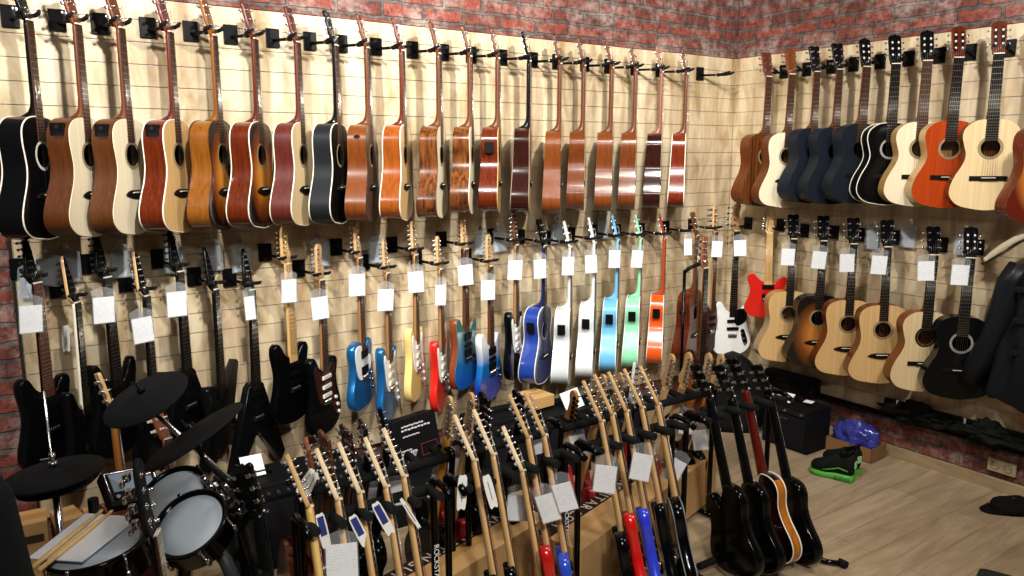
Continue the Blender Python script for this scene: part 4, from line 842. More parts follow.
card_on(548, 508, 2.93, .07, .11, -18, 'white price card, left one of the overlapping pair under the second rack')
card_on(565, 497, 2.90, .072, .11, -17, 'white price card, right one of the overlapping pair under the second rack')
card_on(605, 479, 2.98, .082, .11, 5, 'white price card in a clear sleeve under the left end of the third rack')
card_on(641, 467, 3.05, .076, .11, 8, 'white price card hanging in the middle of the third rack')
card_on(518, 508, 3.15, .085, .11, 2, 'greyish price card behind the navy blue guitar neck', sleeve=True)
for px, py, Z, r_, s_ in ((438, 487, 3.5, 12, 'left one of the pair between the first two racks'), (457, 470, 3.5, -8, 'right one of the pair between the first two racks'), (372, 500, 3.3, 5, 'between the third and fourth necks from the left'), (397, 493, 3.3, -6, 'left of the fifth neck'), (579, 446, 3.7, -14, 'behind the gap between the second and third rack'), (674, 470, 3.6, 25, 'right of the third rack guitars above the carton'), (686, 424, 4.1, 0, 'below the pair of tan headstocks'), (700, 440, 4.1, -10, 'above the end of the carton'), (540, 446, 3.6, 0, 'between the red and the blue guitar necks')):
    card_on(px, py, Z, .075, .11, r_, 'small white price card ' + s_)
blue_tag(66, 338, 3.55, 3, 'narrow white hang tag on the second guitar from the left', w=.030, h=.115, blue=False); blue_tag(323, 530, 2.6, -10, 'blue and white hang tag with rounded corners, leftmost of three'); blue_tag(359, 530, 2.62, -22, 'narrow blue and white hang tag, middle of three')
blue_tag(383, 518, 2.66, -24, 'narrow blue and white hang tag, rightmost of three', h=.13)
blue_tag(410, 513, 2.68, -28, 'thin white hang tag beside the fifth neck', w=.012, h=.13, blue=False)
blue_tag(462, 492, 2.82, 4, 'white hang tag with red body guitar behind it', w=.033, h=.125, blue=False); blue_tag(490, 491, 2.80, -14, 'white hang tag right of the first neck in the second rack', w=.030, h=.125, blue=False)
blue_tag(306, 480, 2.85, 38, 'white hang tag, upper of two at the leftmost tan headstock', w=.025, h=.09, blue=False); blue_tag(311, 484, 2.83, 28, 'white hang tag, lower of two at the leftmost tan headstock', w=.025, h=.09, blue=False)
# ================================================================== amplifiers and cases along the left wall
GRL = plain('#17161a', .8, bump=.8, bscale=420); TOLEX = plain('#0e0e10', .6, bump=.4, bscale=260)
def amp(c, d, yaw, label, logo=True, knobs=6, group='guitar amplifiers', strip=METAL, cat='amplifier'):
    g = thing('guitar_amplifier', label, cat, c, (0, 0, yaw), group)
    part('cabinet', None, lambda mb: mb.box((0, 0, d[2]/2), d, bev=.012), TOLEX, g)
    gr = part('speaker_grille', None, lambda mb: mb.box((0, -d[1]/2-.003, d[2]*.43), (d[0]*.88, .008, d[2]*.72), bev=.002), GRL, g, 'dark woven grille cloth')
    part('control_panel', None, lambda mb: mb.box((0, -d[1]/2-.002, d[2]*.895), (d[0]*.88, .006, d[2]*.11)), DMETAL, g)
    for i in range(knobs): part('knob', ('akn',), lambda mb: mb.cyl((0, 0, 0), (0, -.014, 0), .008, 10), NICK, g, loc=(-d[0]*.36+i*d[0]*.72/(knobs-1 if knobs > 1 else 1), -d[1]/2-.005, d[2]*.895))
    part('handle', None, lambda mb: mb.tube([(-.08, 0, d[2]), (-.07, 0, d[2]+.02), (.07, 0, d[2]+.02), (.08, 0, d[2])], .007, 6), BLACK, g)
    if logo: part('logo', None, lambda mb: mb.tube([(d[0]*(-.1+.012*i), -d[1]/2-.009, d[2]*.70+(.008 if i % 2 else -.004)*(2 if i == 0 else 1)) for i in range(14)], .0022, 5), METAL, gr, 'silver script badge')
    for sx in (-1, 1):
        for sy in (-1, 1): part('corner_foot', ('acf',), lambda mb: mb.cyl((0, 0, -.001), (0, 0, .012), .014, 8), RUB, g, loc=(sx*d[0]*.4, sy*d[1]*.38, .0))
    return g
amp((-3.86, -.42, 0), (.33, .26, .44), 0, 'black combo amplifier with a white paper on it, leftmost by the wall')
amp((-3.50, -.42, 0), (.34, .26, .44), 0, 'black combo amplifier right of the leftmost one, below the brown pickguard guitar')
amp((-2.93, -.36, 0), (.60, .30, .24), 0, 'low black amplifier carrying the printed black box')
amp((-2.42, -.36, 0), (.36, .26, .46), 0, 'black amplifier below the dark blue guitar')
amp((-1.98, -.36, 0), (.38, .28, .42), 0, 'black amplifier with a white card on top, below the white guitars')
amp((-1.52, -.36, 0), (.36, .28, .40), 0, 'black amplifier below the bright orange guitar')
def sheet(p, w, h, rot, label, cat='paper', name='paper_sheet'):
    t = solid(name, lambda mb: mb.box((0, 0, 0), (w, .0015, h)), printed(), loc=p, rot=rot); tag(t, label, cat); return t
sheet((-3.86, -.40, .487), .105, .11, (math.radians(-42), 0, 0), 'white printed sheet propped up on the leftmost amplifier')
sheet((-1.90, -.43, .470), .14, .12, (math.radians(-30), math.radians(-8), 0), 'white printed card standing on the amplifier below the white guitars')
carton((-2.09, -.30, .4405), (.16, .18, .07), .1, 'small tan cardboard box with a grey sheet on it', cat='box')
g = thing('printed_box', 'black product box with white print and a red framed picture, on the low amplifier', 'box', (-2.94, -.34, .245), (math.radians(-14), 0, .22))
part('carton', None, lambda mb: mb.box((0, 0, .145), (.31, .10, .29), bev=.004), plain('#101012', .45), g)
for i, (x, z, w_, h_) in enumerate([(-.02, .245, .16, .008), (.00, .225, .21, .009), (-.04, .190, .12, .007), (-.09, .115, .08, .008), (-.07, .100, .11, .012), (-.10, .03, .10, .012)]):
    part('print_block', None, lambda mb: [mb.box((x-w_/2+w_*(k+.5)/9, -.0510, z+(.002 if k % 2 else 0)), (w_/12, .001, h_)) for k in range(9)], plain('#c9c9cc', .5), g, 'line of small white print')
part('red_frame', None, lambda mb: [mb.box((.075, -.051, z), (.115, .0012, .003)) for z in (.06, .125)]+[mb.box((x, -.051, .0925), (.003, .0012, .068)) for x in (.0175, .1325)], plain('#7a2a2c', .5), g, 'thin red frame')
part('grey_picture', None, lambda mb: mb.poly([(-.13, .02), (-.05, .095), (-.02, .09), (-.07, .02)], -.0512, -.050), plain('#8f9196', .5), g)
# ================================================================== right side: amplifier, shoes, box, cap, sockets, coat
g = amp((-.335, -.945, 0), (.36, .25, .30), -PI/2, 'black practice amplifier on the floor by the right wall', knobs=3, group='guitar amplifiers')
sheet((-.40, -.89, .335), .115, .085, (math.radians(-58), 0, -PI/2+.15), 'white card lying tilted on the practice amplifier', 'price card', 'price_card')
sheet((-.33, -1.03, .3255), .06, .05, (math.radians(-85), 0, -PI/2+.2), 'small framed label lying beside the white card on the practice amplifier', 'label', 'small_label')
g = thing('equipment_case', 'black case standing on the ledge behind the practice amplifier', 'case', (-.07, -.70, H0+.0), (0, 0, 0))
part('case_body', None, lambda mb: mb.box((0, 0, .055), (.10, .42, .11), bev=.008), TOLEX, g); part('case_handle', None, lambda mb: mb.tube([(-.055, -.05, .07), (-.068, -.045, .075), (-.068, .045, .075), (-.055, .05, .07)], .005, 6), BLACK, g)
g = thing('cardboard_tray', 'shallow tan cardboard box holding the blue plastic bag', 'box', (-.15, -1.28, 0), (0, 0, .05))
part('tray', None, lambda mb: [mb.box((0, 0, .004), (.19, .32, .008)), mb.box((-.093, 0, .048), (.004, .32, .096)), mb.box((.093, 0, .048), (.004, .32, .096)), mb.box((0, -.158, .048), (.19, .004, .096)), mb.box((0, .158, .048), (.19, .004, .096))], CARDD, g)
def lump(mb, r, sc, seed, amt=.25, fr=3.0, sub=4):
    bmesh.ops.create_icosphere(mb.b, subdivisions=sub, radius=1)
    for v in mb.b.verts:
        d = v.co.normalized(); q = d*fr+Vector((seed, seed*2, 0)); k = 1+amt*noise.noise(q)+amt*.5*abs(noise.noise(q*2.3))-amt*.25*abs(noise.noise(q*5))
        v.co = Vector((d.x*sc[0], d.y*sc[1], d.z*sc[2]))*r*k
    for f in mb.b.faces: f.smooth = True
tag(solid('plastic_bag', lambda mb: lump(mb, 1, (.088, .15, .10), 3, .28, 2.0, 5), plain('#3b3f9c', .25, coat=.4, var=.45, bscale=14), loc=(-.15, -1.28, .12)), 'crumpled shiny blue plastic bag in the cardboard box', 'plastic bag')
LIME = plain('#4fa534', .5); KNIT = plain('#10140f', .7, bump=.5, bscale=300)
def shoe(p, yaw, label, flip):
    g = thing('sneaker', label, 'shoe', p, (0, 0, yaw), 'pair of sneakers')
    def prof(t, w, z, h): # ring across the shoe at length t
        return [(t, w*math.cos(a)*(1-.15*(math.sin(a) > .5)), z+h*(math.sin(a))) for a in [2*PI*k/14 for k in range(14)]]
    W = [(-.142, .022), (-.135, .036), (-.09, .041), (-.03, .037), (.04, .046), (.10, .046), (.135, .030), (.146, .014)]
    part('sole', ('shs',), lambda mb: mb.loft([[(t, -w, .001 if t < .1 else .005), (t, w, .001 if t < .1 else .005), (t, w*1.06, .013), (t, w, .026 if t < 0 else .020), (t, -w, .026 if t < 0 else .020), (t, -w*1.06, .013)] for t, w in W]), LIME, g, 'chunky lime green sole')
    part('sole_bubble', ('shb',), lambda mb: [mb.tube([(t-.012, s*.041, .012), (t+.012, s*.042, .012)], .007, 8) for t in (-.11, -.075, -.04) for s in (-1, 1)], plain('#2f7a2a', .25, coat=.4), g, 'darker green air cushions')
    U = [(-.138, .030, .075, .040), (-.125, .036, .068, .052), (-.09, .036, .060, .052), (-.05, .034, .055, .048), (-.01, .035, .052, .045), (.03, .040, .047, .036), (.08, .042, .043, .026), (.12, .034, .039, .020), (.138, .018, .036, .012)]
    part('upper', ('shu',), lambda mb: mb.loft([prof(t, w, z, h) for t, w, z, h in U]), KNIT, g, 'black textile upper')
    part('opening', ('sho',), lambda mb: mb.loft([[(-.085+.045*k*math.cos(a), .024*k*math.sin(a), zz-.1*0.15*math.cos(a)) for a in [2*PI*i/14 for i in range(14)]] for k, zz in ((1.12, .100), (1.15, .117), (.8, .117), (.7, .095))]), BLACK, g, 'padded collar')
    part('laces', ('shl',), lambda mb: [mb.tube([(-.02+.018*i, -.022, .088-.008*i), (-.02+.018*i, 0, .101-.009*i), (-.02+.018*i, .022, .088-.008*i)], .003, 5) for i in range(5)], plain('#20241f', .7), g)
    part('side_flash', ('shf',), lambda mb: [mb.tube([(-.11, s*.036, .045), (-.05, s*.036, .052), (.0, s*.037, .040), (.05, s*.041, .032)], .0025, 6) for s in (-1, 1)], LIME, g, 'lime green stripe')
    part('heel_tab', ('sht',), lambda mb: mb.box((-.145, 0, .07), (.008, .03, .028), bev=.002), plain('#9ac98a', .5), g, 'pale green heel patch')
    g.scale = (.92, 1.12, 1.55)
    return g
shoe((-.62, -1.42, 0), PI/2+.28, 'black and lime green sneaker, the nearer one of the pair', 0); shoe((-.47, -1.38, 0), PI/2-.12, 'black and lime green sneaker, the farther one against the box', 1)
# bundles on the ledge
FAB = plain('#121512', .75, bump=.6, bscale=60, var=.3)
for i, (y, L_, lab) in enumerate([(-1.60, .42, 'left one of two dark folded bags lying on the brick ledge'), (-2.02, .42, 'right one of two dark folded bags lying on the brick ledge')]):
    g = thing('folded_bag', lab, 'bag', (-.065, y, H0+.004), group='folded bags on the ledge')
    part('bag_board', None, lambda mb: mb.box((.035, 0, .052), (.03, L_, .10), bev=.005), plain('#0d0e0e', .5), g)
    part('bag_fabric', None, lambda mb: lump(mb, 1, (.042, L_*.44, .048), 5+i*7, .7, 2.4, 5), FAB, g, 'crumpled dark green-black fabric', loc=(-.008, -.02, .045))
    part('bag_peak', None, lambda mb: lump(mb, 1, (.036, .075, .055), 9+i*3, .5, 2.0, 4), FAB, g, loc=(.0, -.03, .085))
    part('band', None, lambda mb: mb.box((.018, L_*.28, .06), (.004, .012, .10)), plain('#b9b9b4', .6), g, 'pale strap')
g = thing('cable', 'thin black cable lying along the panel edge from the case to the folded bags', 'cable', (0, 0, 0))
part('cable_run', None, lambda mb: mb.tube([(-.035, -.9, H0+.006), (-.037, -1.1, H0+.004), (-.035, -1.3, H0+.006), (-.033, -1.40, H0+.006)], .006, 6), BLACK, g)
g = thing('wall_socket', 'beige double wall socket in the brick plinth', 'socket', (-.006, -2.115, .155), (0, 0, -PI/2))
part('plate', None, lambda mb: mb.box((0, 0, 0), (.155, .016, .078), bev=.004), plain('#a89878', .5), g)
for sx in (-.036, .036):
    s_ = part('socket_well', None, lambda mb: mb.tube([(sx+.022*math.cos(a), -.009, .022*math.sin(a)) for a in [2*PI*k/16 for k in range(16)]], .003, 6, closed=True), plain('#8a7a5c', .5), g)
    part('pin_hole', None, lambda mb: [mb.cyl((sx+q, -.0095, 0), (sx+q, -.006, 0), .003, 8) for q in (-.009, .009)], BLACK, s_)
g = thing('baseball_cap', 'black cap lying on the floor by the skirting board', 'cap', (-.20, -2.27, 0), (0, 0, -.5))
CAPM = plain('#0d0c0d', .85, bump=.4, bscale=200)
part('crown', None, lambda mb: mb.loft([[(r_*1.25*math.cos(a)+.0, r_*math.sin(a), z+.006*math.sin(3*a)) for a in [2*PI*k/20 for k in range(20)]] for r_, z in ((.095, .002), (.098, .02), (.088, .045), (.062, .062), (.02, .068), (.002, .068))]), CAPM, g)
part('brim', None, lambda mb: mb.loft([[(-.09-.10*math.sin(PI*k/12)*t, (.085-.02*t)*math.cos(PI*k/12), .016-.008*t) for k in range(13)]+[(-.085-.02*t, (.085-.02*t)*math.cos(PI-PI*k/12), .008) for k in range(13)] for t in (.3, .7, 1)]), CAPM, g)
part('button', None, lambda mb: mb.cyl((0, 0, .066), (0, 0, .072), .007, 10), plain('#5a4a48', .6), g)
part('badge', None, lambda mb: mb.cyl((.055, -.075, .035), (.06, -.088, .037), .009, 10), plain('#7a3a38', .5), g, 'small reddish badge')
# coat on a hanger
LEA = plain('#15171b', .38, coat=.15, bump=.5, bscale=28)
YC = -2.33
def fold(z, a, amp=.012): return amp*math.sin(7*a+z*6)*min(1, (1.45-z)*2)+amp*.6*math.sin(13*a-z*9)
def coat(mb):
    R = []
    for z, hw, hd in [(1.50, .05, .045), (1.47, .075, .055), (1.43, .12, .06), (1.36, .175, .07), (1.25, .20, .08), (1.1, .215, .085), (.95, .24, .09), (.8, .265, .10), (.70, .285, .105), (.62, .295, .11), (.60, .29, .105)]:
        R.append([(-.135-hd*math.sin(a)*(1+.0)-fold(z, a), YC+hw*math.cos(a)+fold(z, a+1, .006), z+(.02*math.sin(3*a) if z < .65 else 0)) for a in [2*PI*k/56 for k in range(56)]])
    mb.loft(R)
g = thing('leather_coat', 'black leather coat hanging on the right wall at the edge of the photo', 'coat', (0, 0, 0))
part('coat_body', None, coat, LEA, g)
def sleeve(s):
    def fn(mb):
        pts = [(-.15, YC+s*.17, 1.38), (-.16, YC+s*.215, 1.28), (-.165, YC+s*.235, 1.10), (-.17, YC+s*.275, .95), (-.175, YC+s*.33, .80), (-.17, YC+s*.37, .66)]
        R = []
        for i, (x, y, z) in enumerate(pts):
            r = [.055, .068, .066, .062, .066, .060][i]
            R.append([(x-r*math.sin(a)*(.9)-.006*math.sin(5*a+i*2), y+r*math.cos(a)+.006*math.sin(4*a+i*3), z+.012*math.sin(2*a+i)) for a in [2*PI*k/24 for k in range(24)]])
        mb.loft(R)
    return fn
for s in (-1, 1): part('sleeve', None, sleeve(s), LEA, g)
part('collar', None, lambda mb: mb.tube([(-.10, YC+.07, 1.49), (-.17, YC+.075, 1.485), (-.21, YC+.045, 1.42), (-.215, YC+.015, 1.34)], [.018, .022, .024, .012], 8), LEA, g)
part('collar', None, lambda mb: mb.tube([(-.10, YC-.07, 1.49), (-.17, YC-.075, 1.485), (-.21, YC-.045, 1.42), (-.215, YC-.015, 1.34)], [.018, .022, .024, .012], 8), LEA, g)
for zz in (1.25, 1.08, .9): part('pocket_flap', None, lambda mb: mb.box((-.232, YC+.10, zz), (.012, .10, .03), bev=.004), LEA, g)
part('button', None, lambda mb: [mb.cyl((-.228-(1.3-z)*.02, YC+.03, z), (-.238-(1.3-z)*.02, YC+.03, z), .008, 8) for z in (1.3,)], NICK, g)
part('zip', None, lambda mb: mb.cyl((-.222, YC-.03, 1.33), (-.245, YC-.03, .65), .003, 6), DMETAL, g)
g = thing('coat_hanger', 'cream wooden hanger with a dark lower edge sticking out of the leather coat', 'coat hanger', (0, 0, 0))
yh = [(1.345, -1.955), (1.352, -1.975), (1.385, -2.01), (1.43, -2.06), (1.475, -2.115), (1.50, -2.16), (1.51, YC)]
part('arm', None, lambda mb: mb.tube([(-.135, y, z+.03) for z, y in yh]+[(-.135, 2*YC-y, z+.03) for z, y in yh[-2::-1]], [.014, .020, .026, .028, .026, .020, .016, .018, .020, .020, .018, .014, .012], 10), plain('#d8ccb0', .4), g)
part('lower_edge', None, lambda mb: mb.tube([(-.150, y, z+.012) for z, y in yh], .008, 8), plain('#3a3230', .3, metal=.4), g, 'dark shiny lower edge')
part('hook', None, lambda mb: mb.tube([(-.135, YC, 1.54), (-.13, YC, 1.60), (-.10, YC, 1.625), (-.06, YC, 1.61), (-.03, YC, 1.592), (-.006, YC, 1.59)], .003, 6), METAL, g)
# stool at the right front
ps = at(1035, 604, 2, .5)
g = thing('stool', 'black padded stool cut by the lower right corner of the photo', 'stool', (ps.x, ps.y, 0), (0, 0, -azim(ps)))
part('cushion', None, lambda mb: mb.box((0, 0, .47), (.36, .34, .07), bev=.025), plain('#17181a', .5, bump=.3), g)
for sx in (-1, 1):
    for sy in (-1, 1): part('leg', ('stl', sx, sy), lambda mb: mb.cyl((sx*.13, sy*.12, .44), (sx*.16, sy*.15, .0), .012, 8), GLOSSB, g)
# ================================================================== electronic drum kit in the lower left corner
KG = thing('electronic_drum_kit', 'black electronic drum kit with rubber cymbal pads and mesh heads in the left corner', 'drum kit', (-4.45, -1.35, 0))
KO = Vector((-4.45, -1.35, 0))
PADM = plain('#191b1d', .8, bump=.5, bscale=220); MESH = plain('#aeb9c4', .6, bump=.3, bscale=500); CHR = plain('#bfc2c6', .18, metal=1)
def basis(n):
    n = n.normalized(); x = n.cross(Vector((0, 0, 1))); x = x.normalized() if x.length > 1e-3 else Vector((1, 0, 0)); return x, n.cross(x), n
def revolve(mb, c, n, prof, seg=40):
    x, y, n = basis(n); mb.loft([[c+n*h+(x*math.cos(a)+y*math.sin(a))*r for a in [2*PI*k/seg for k in range(seg)]] for r, h in prof])
def toward(c, right, up, tocam):
    return (_r*right + _u*up + (CP-Vector(c)).normalized()*tocam).normalized()
def local(v): return Vector(v)-KO
def cymbal(c, n, R, parent=KG, ko=True, label=None, split=False):
    c2 = local(c) if ko else Vector(c)
    o = solid('cymbal_pad', lambda mb: revolve(mb, c2, n, [(.0005, -.012), (R*.5, -.010), (R-.004, -.004), (R, .0), (R-.003, .005), (R*.6, .012), (R*.28, .018), (R*.16, .028), (.0005, .032)]), PADM, parent, label)
    solid('wing_nut', lambda mb: [revolve(mb, c2, n, [(.006, .03), (.014, .036), (.014, .044), (.006, .05), (.005, .07), (.001, .072)], 12)], BLACK, o)
    return o
hh = atd(54, 474, 2.70); cr = atd(146, 399, 2.75); rd = atd(193, 437, 2.55)
HG = thing('hi_hat_stand', 'hi-hat stand with a round black rubber pad and a chrome rod, leftmost by the brick', 'hi-hat', (hh.x, hh.y, 0))
ho = Vector((hh.x, hh.y, 0)); zc = Vector((0, 0, hh.z))
nh = (Vector((0, 0, 1)) + _r*(-.10)+(CP-hh).normalized()*.02).normalized()
o = solid('hi_hat_pad', lambda mb: revolve(mb, zc, nh, [(.0005, -.014), (.155, -.010), (.162, -.004), (.163, .0), (.160, .004), (.10, .010), (.045, .016), (.025, .024), (.0005, .026)]), PADM, HG, 'black rubber disc')
solid('hi_hat_bottom_pad', lambda mb: revolve(mb, zc-Vector((0, 0, .045)), nh, [(.0005, -.012), (.08, -.012), (.118, .0), (.116, .006), (.0005, .010)]), PADM, HG)
solid('rod', lambda mb: mb.cyl((0, 0, .2), (-.004, 0, hh.z+.30), .0038, 8), CHR, HG, 'thin chrome rod')
solid('clutch', lambda mb: [mb.cyl(zc+Vector((0, 0, .03)), zc+Vector((0, 0, .045)), .013, 12), mb.cyl(zc+Vector((0, 0, .05)), zc+Vector((0, 0, .075)), .010, 12), mb.box(zc+Vector((.0, -.02, .064)), (.01, .03, .008), bev=.002), mb.box(zc+Vector((-.022, 0, .058)), (.03, .008, .006), bev=.002)], CHR, HG)
solid('stand_tube', lambda mb: mb.cyl((0, 0, .05), (0, 0, hh.z-.05), .013, 10), CHR, HG)
for a in (.5, 2.6, 4.7): solid('leg', lambda mb: mb.tube([(0, 0, .30), (.2*math.cos(a), .2*math.sin(a), .02)], .009, 8), CHR, HG)
cymbal(cr, toward(cr, -.46, .72, .52), .152, label='round black crash pad')
cymbal(rd, toward(rd, -.575, .78, .23), .185, label='tilted black ride pad')
def tom(c, n, R, H=.075, parent=KG, label=None):
    c = local(c); o = solid('drum_pad', lambda mb: revolve(mb, c, n, [(R+.004, -H), (R+.012, -H+.004), (R+.012, -.004), (R+.018, .002), (R+.018, .012), (R+.008, .014), (R+.002, .006), (R-.002, .002)]), GLOSSB, parent, label)
    solid('mesh_head', lambda mb: revolve(mb, c, n, [(R+.002, .000), (R, .004), (R*.5, .0045), (.0005, .0045)]), MESH, o, 'pale grey mesh drum head')
    solid('shell_bottom', lambda mb: revolve(mb, c, n, [(R+.006, -H), (R*.5, -H-.008), (.0005, -H-.008)]), MATB, o)
    x, y, nn = basis(n)
    for k in range(6):
        a = 2*PI*(k+.3)/6; q = c+(x*math.cos(a)+y*math.sin(a))*(R+.020)
        solid('lug', lambda mb: [mb.cyl(q+nn*.012, q-nn*(H-.01), .0035, 8), mb.cyl(q+nn*.016, q+nn*.006, .006, 8), mb.cyl(q-nn*(H*.45), q-nn*(H*.85), .0075, 8)], CHR, o, 'chrome tension lug')
    solid('hoop_edge', lambda mb: mb.tube([c+nn*.013+(x*math.cos(a)+y*math.sin(a))*(R+.0135) for a in [2*PI*k/40 for k in range(40)]], .0035, 6, closed=True), MATB, o)
    return o
t1 = atd(174, 496, 2.72); t2 = atd(190.5, 525, 2.42); sn = atd(97, 547, 2.36)
tom(t1, toward(t1, -.42, .58, .70), .104, label='black tom pad with a pale mesh head, farther one')
tom(t2, toward(t2, -.45, .50, .74), .103, label='black tom pad with a pale mesh head, nearer one')
nsn = (Vector((0, 0, 1))+(CP-sn).normalized()*.10-_r*.14).normalized()
tom(sn, nsn, .128, .09, label='black snare pad with a pale mesh head under the papers')
def ktube(pts, r, m, name='frame_tube', label=None): return solid(name, lambda mb: mb.tube([local(p) for p in pts], r, 10), m, KG, label)
ktube([cr-toward(cr, -.46, .72, .52)*.015, atd(158, 416, 2.74), atd(250, 497, 2.66)], .0085, CHR, 'boom_arm', 'long chrome boom arm')
ktube([rd-toward(rd, -.575, .78, .23)*.015, atd(205, 462, 2.58), atd(232, 486, 2.62)], .008, MATB, 'boom_arm')
cl = atd(240, 484, 2.66)
post = Vector((cl.x, cl.y, 0))
ktube([post+Vector((0, 0, .03)), post+Vector((0, 0, cl.z+.03))], .018, BLACK)
p2_ = atd(95, 520, 2.75); ktube([Vector((p2_.x, p2_.y, .03)), Vector((p2_.x, p2_.y, .78))], .018, BLACK)
ktube([Vector((p2_.x, p2_.y, .66)), Vector((-4.45, -1.12, .68)), post+Vector((0, 0, .70))], .018, BLACK)
ktube([post+Vector((0, 0, .70)), post+Vector((-.05, -.42, .66))], .018, BLACK)
ktube([post+Vector((-.05, -.42, .03)), post+Vector((-.05, -.42, .74))], .018, BLACK)
for c_, r_ in ((cl, .03), (cl-Vector((.02, .06, .10)), .026), (cl-Vector((.06, .10, .03)), .024), (cl-Vector((0, .0, .25)), .026), (post+Vector((-.05, -.42, .66)), .028)):
    ktube([c_-Vector((.025, 0, .02)), c_+Vector((.025, 0, .02))], r_, BLACK, 'clamp', 'black tube clamp')
for px, py in ((202, 476), (208, 483), (219, 492), (226, 497), (236, 508), (205, 490), (214, 470), (223, 483)):
    q = atd(px, py, 2.6); ktube([q, q+Vector((.018, -.008, -.030))], .009, CHR, 'wing_bolt', 'chrome wing bolt')
for a in ((t1, (215, 485)), (t2, (228, 500))):
    ktube([a[0]-Vector((0, 0, .04))+_r*.05, atd(*a[1], 2.62)], .010, CHR, 'tom_arm')
ktube([sn-Vector((0, 0, .09)), Vector((sn.x, sn.y, .12))], .014, CHR, 'snare_post')
for a in (0, 2.1, 4.2): ktube([Vector((sn.x, sn.y, .30)), Vector((sn.x+.2*math.cos(a), sn.y+.2*math.sin(a), .012))], .009, CHR, 'snare_leg')
for k in range(3):
    q0 = atd(246+3*k, 512+4*k, 2.6); ktube([q0, q0+Vector((.05, -.02, -.06)), q0+Vector((.06, -.02, -.16)), q0+Vector((-.02, .0, -.24))], .003, BLACK, 'cable', 'thin black cable')
ktube([atd(213, 545, 2.5), atd(225, 560, 2.5), atd(240, 592, 2.5)], .022, plain('#2c3032', .5), 'side_tube')
md = atd(131, 488, 3.0)
o = solid('drum_module', lambda mb: mb.box((0, 0, 0), (.20, .05, .15), bev=.006, ), MATB, KG, 'small drum module with a blue-grey display', loc=local(md), rot=(-.9, .1, .25))
solid('display', lambda mb: mb.box((0, -.027, .02), (.15, .002, .08)), plain('#6d7f94', .3), o); solid('frame', lambda mb: mb.tube([(-.09, -.027, -.06), (-.09, -.027, .065), (.09, -.027, .065), (.09, -.027, -.06)], .004, 6), METAL, o)
for k in range(5): solid('knob', lambda mb: mb.cyl((-.07+.035*k, -.026, -.045), (-.07+.035*k, -.038, -.045), .008, 10), CHR, o)
# papers and sticks on the snare
xs, ys, ns = basis(nsn); base = sn+ns*.019
def onsn(px, py, h=0): return atp(px, py, base+ns*h, ns)
tag(solid('paper_booklet', lambda mb: (lambda q: mb.loft([[p for p in q], [p+ns*.003 for p in q]], smooth=False))([onsn(*c) for c in ((28, 559), (86, 514), (128, 517), (129, 525), (82, 562.5))]), plain('#e6ecf2', .6, var=.12, bscale=30)), 'white sheets of paper lying across the snare pad', 'paper', )
STK = wood('#caa261', '#dfbd80', .4, .2, 60, 3)
for a, b, lab in (((32, 568), (103, 509.5), 'wooden drumstick on the papers, the left one'), ((38, 571), (113, 510), 'wooden drumstick on the papers, the right one')):
    A, B = onsn(*a, .012), onsn(*b, .012); d = B-A
    g = thing('drumstick', lab, 'drumstick', A, group='pair of drumsticks')
    part('shaft', None, lambda mb: mb.tube([(0, 0, 0), d*.02, d*.7, d*.93], [.005, .0078, .0076, .0042], 10), STK, g)
    part('tip', None, lambda mb: mb.tube([d*.925, d*.945, d*.975, d], [.0035, .0055, .0055, .0015], 10), STK, g)
# the bass guitar in front of the pads
pb2 = atd(156, 533, 2.25); HTILT[0] = .05
g = thing('bass_guitar', 'black bass guitar headstock and dark brown fretboard rising in front of the drum pads', 'guitar')
electric(g, 'bass', GLOSSB, neck=BLKG, fm=wood('#3d2318', '#5a3626', .5, 0), head=plain('#1b1d1e', .6), hk='bass', pk='bb', tm=METAL)
place(g, pb2, math.radians(74)-azim(pb2), math.radians(6), math.radians(-8))
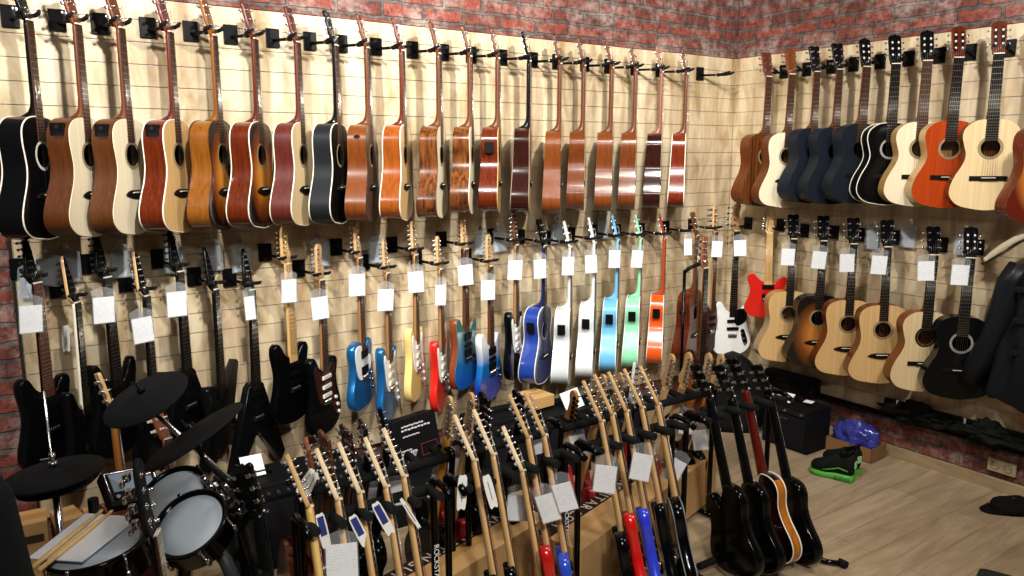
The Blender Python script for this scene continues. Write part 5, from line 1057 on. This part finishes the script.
# guitars standing behind the pads
pa = atd(104, 402, 3.25)
g = thing('acoustic_guitar', 'acoustic guitar with a narrow amber neck leaning behind the crash pad', 'guitar')
acoustic(g, 'dread', side=MGLO, top=SPRO, neck=wood('#70441a', '#95622a', .3, .4), head=MPN, fm=ROSE)
place(g, atd(114, 410, 3.3), math.radians(100)-azim(pa), math.radians(15), math.radians(0))
pc = atd(168, 446, 3.15)
g = thing('acoustic_guitar', 'acoustic guitar with a reddish headstock and cream tuners behind the ride pad', 'guitar')
acoustic(g, 'dread', side=MGLO, top=SPR, neck=MAHOG, head=wood('#7a3f26', '#96543a', .3, .4), fm=ROSE, tm=CREAM)
place(g, Vector((pc.x, pc.y, .84)), math.radians(60)-azim(pc), math.radians(14), math.radians(0))
# cartons on the floor at the left
carton((-4.74, -.55, 0), (.42, .30, .30), .1, 'brown carton at the bottom of the stack below the hi-hat', mat=CARDD)
for i, (x, y, w_, h_, lab) in enumerate([(-4.88, -.60, .07, .19, 'narrow upright carton, leftmost of the small ones below the hi-hat'), (-4.78, -.60, .10, .26, 'narrow upright carton with dark print below the hi-hat'), (-4.66, -.60, .09, .24, 'narrow upright carton with a white label below the hi-hat'), (-4.57, -.60, .06, .22, 'narrow upright carton behind the papers')]):
    c = carton((x, y, .302), (w_, .14, h_), [.1, -.05, .2, 0][i], lab, group='small cartons below the hi-hat')
    part('label', None, lambda mb: mb.box((0, -.0715, h_*.75), (w_*.7, .001, .03)), plain('#3a2c20' if i != 2 else '#d8dadc', .6), c, 'printed label')
# gig bag at the left front edge
pg = atd(-4, 600, 1.7)
g = thing('gig_bag', 'dark grey gig bag standing at the lower left edge of the photo', 'bag', (pg.x, pg.y, 0), (0, 0, -azim(pg)))
def gig(mb):
    R = []
    for z, hw, hd in [(0, .15, .05), (.03, .18, .065), (.3, .19, .07), (.5, .17, .07), (.75, .15, .065), (.9, .115, .055), (1.05, .075, .045), (1.25, .055, .04), (1.30, .03, .02)]:
        R.append([(hw*(abs(math.cos(a))**.6)*(1 if math.cos(a) > 0 else -1), hd*(abs(math.sin(a))**.7)*(1 if math.sin(a) > 0 else -1), z) for a in [2*PI*k/28 for k in range(28)]])
    mb.loft(R)
part('bag_body', None, gig, plain('#14171a', .8, bump=.3, bscale=150), g)
part('zip', None, lambda mb: mb.tube([(.155, -.0, .7), (.17, 0, .5), (.192, 0, .3), (.18, 0, .03)], .004, 6), DMETAL, g)
part('handle', None, lambda mb: mb.tube([(-.05, -.07, .55), (-.04, -.10, .56), (.04, -.10, .56), (.05, -.07, .55)], .008, 6), BLACK, g)
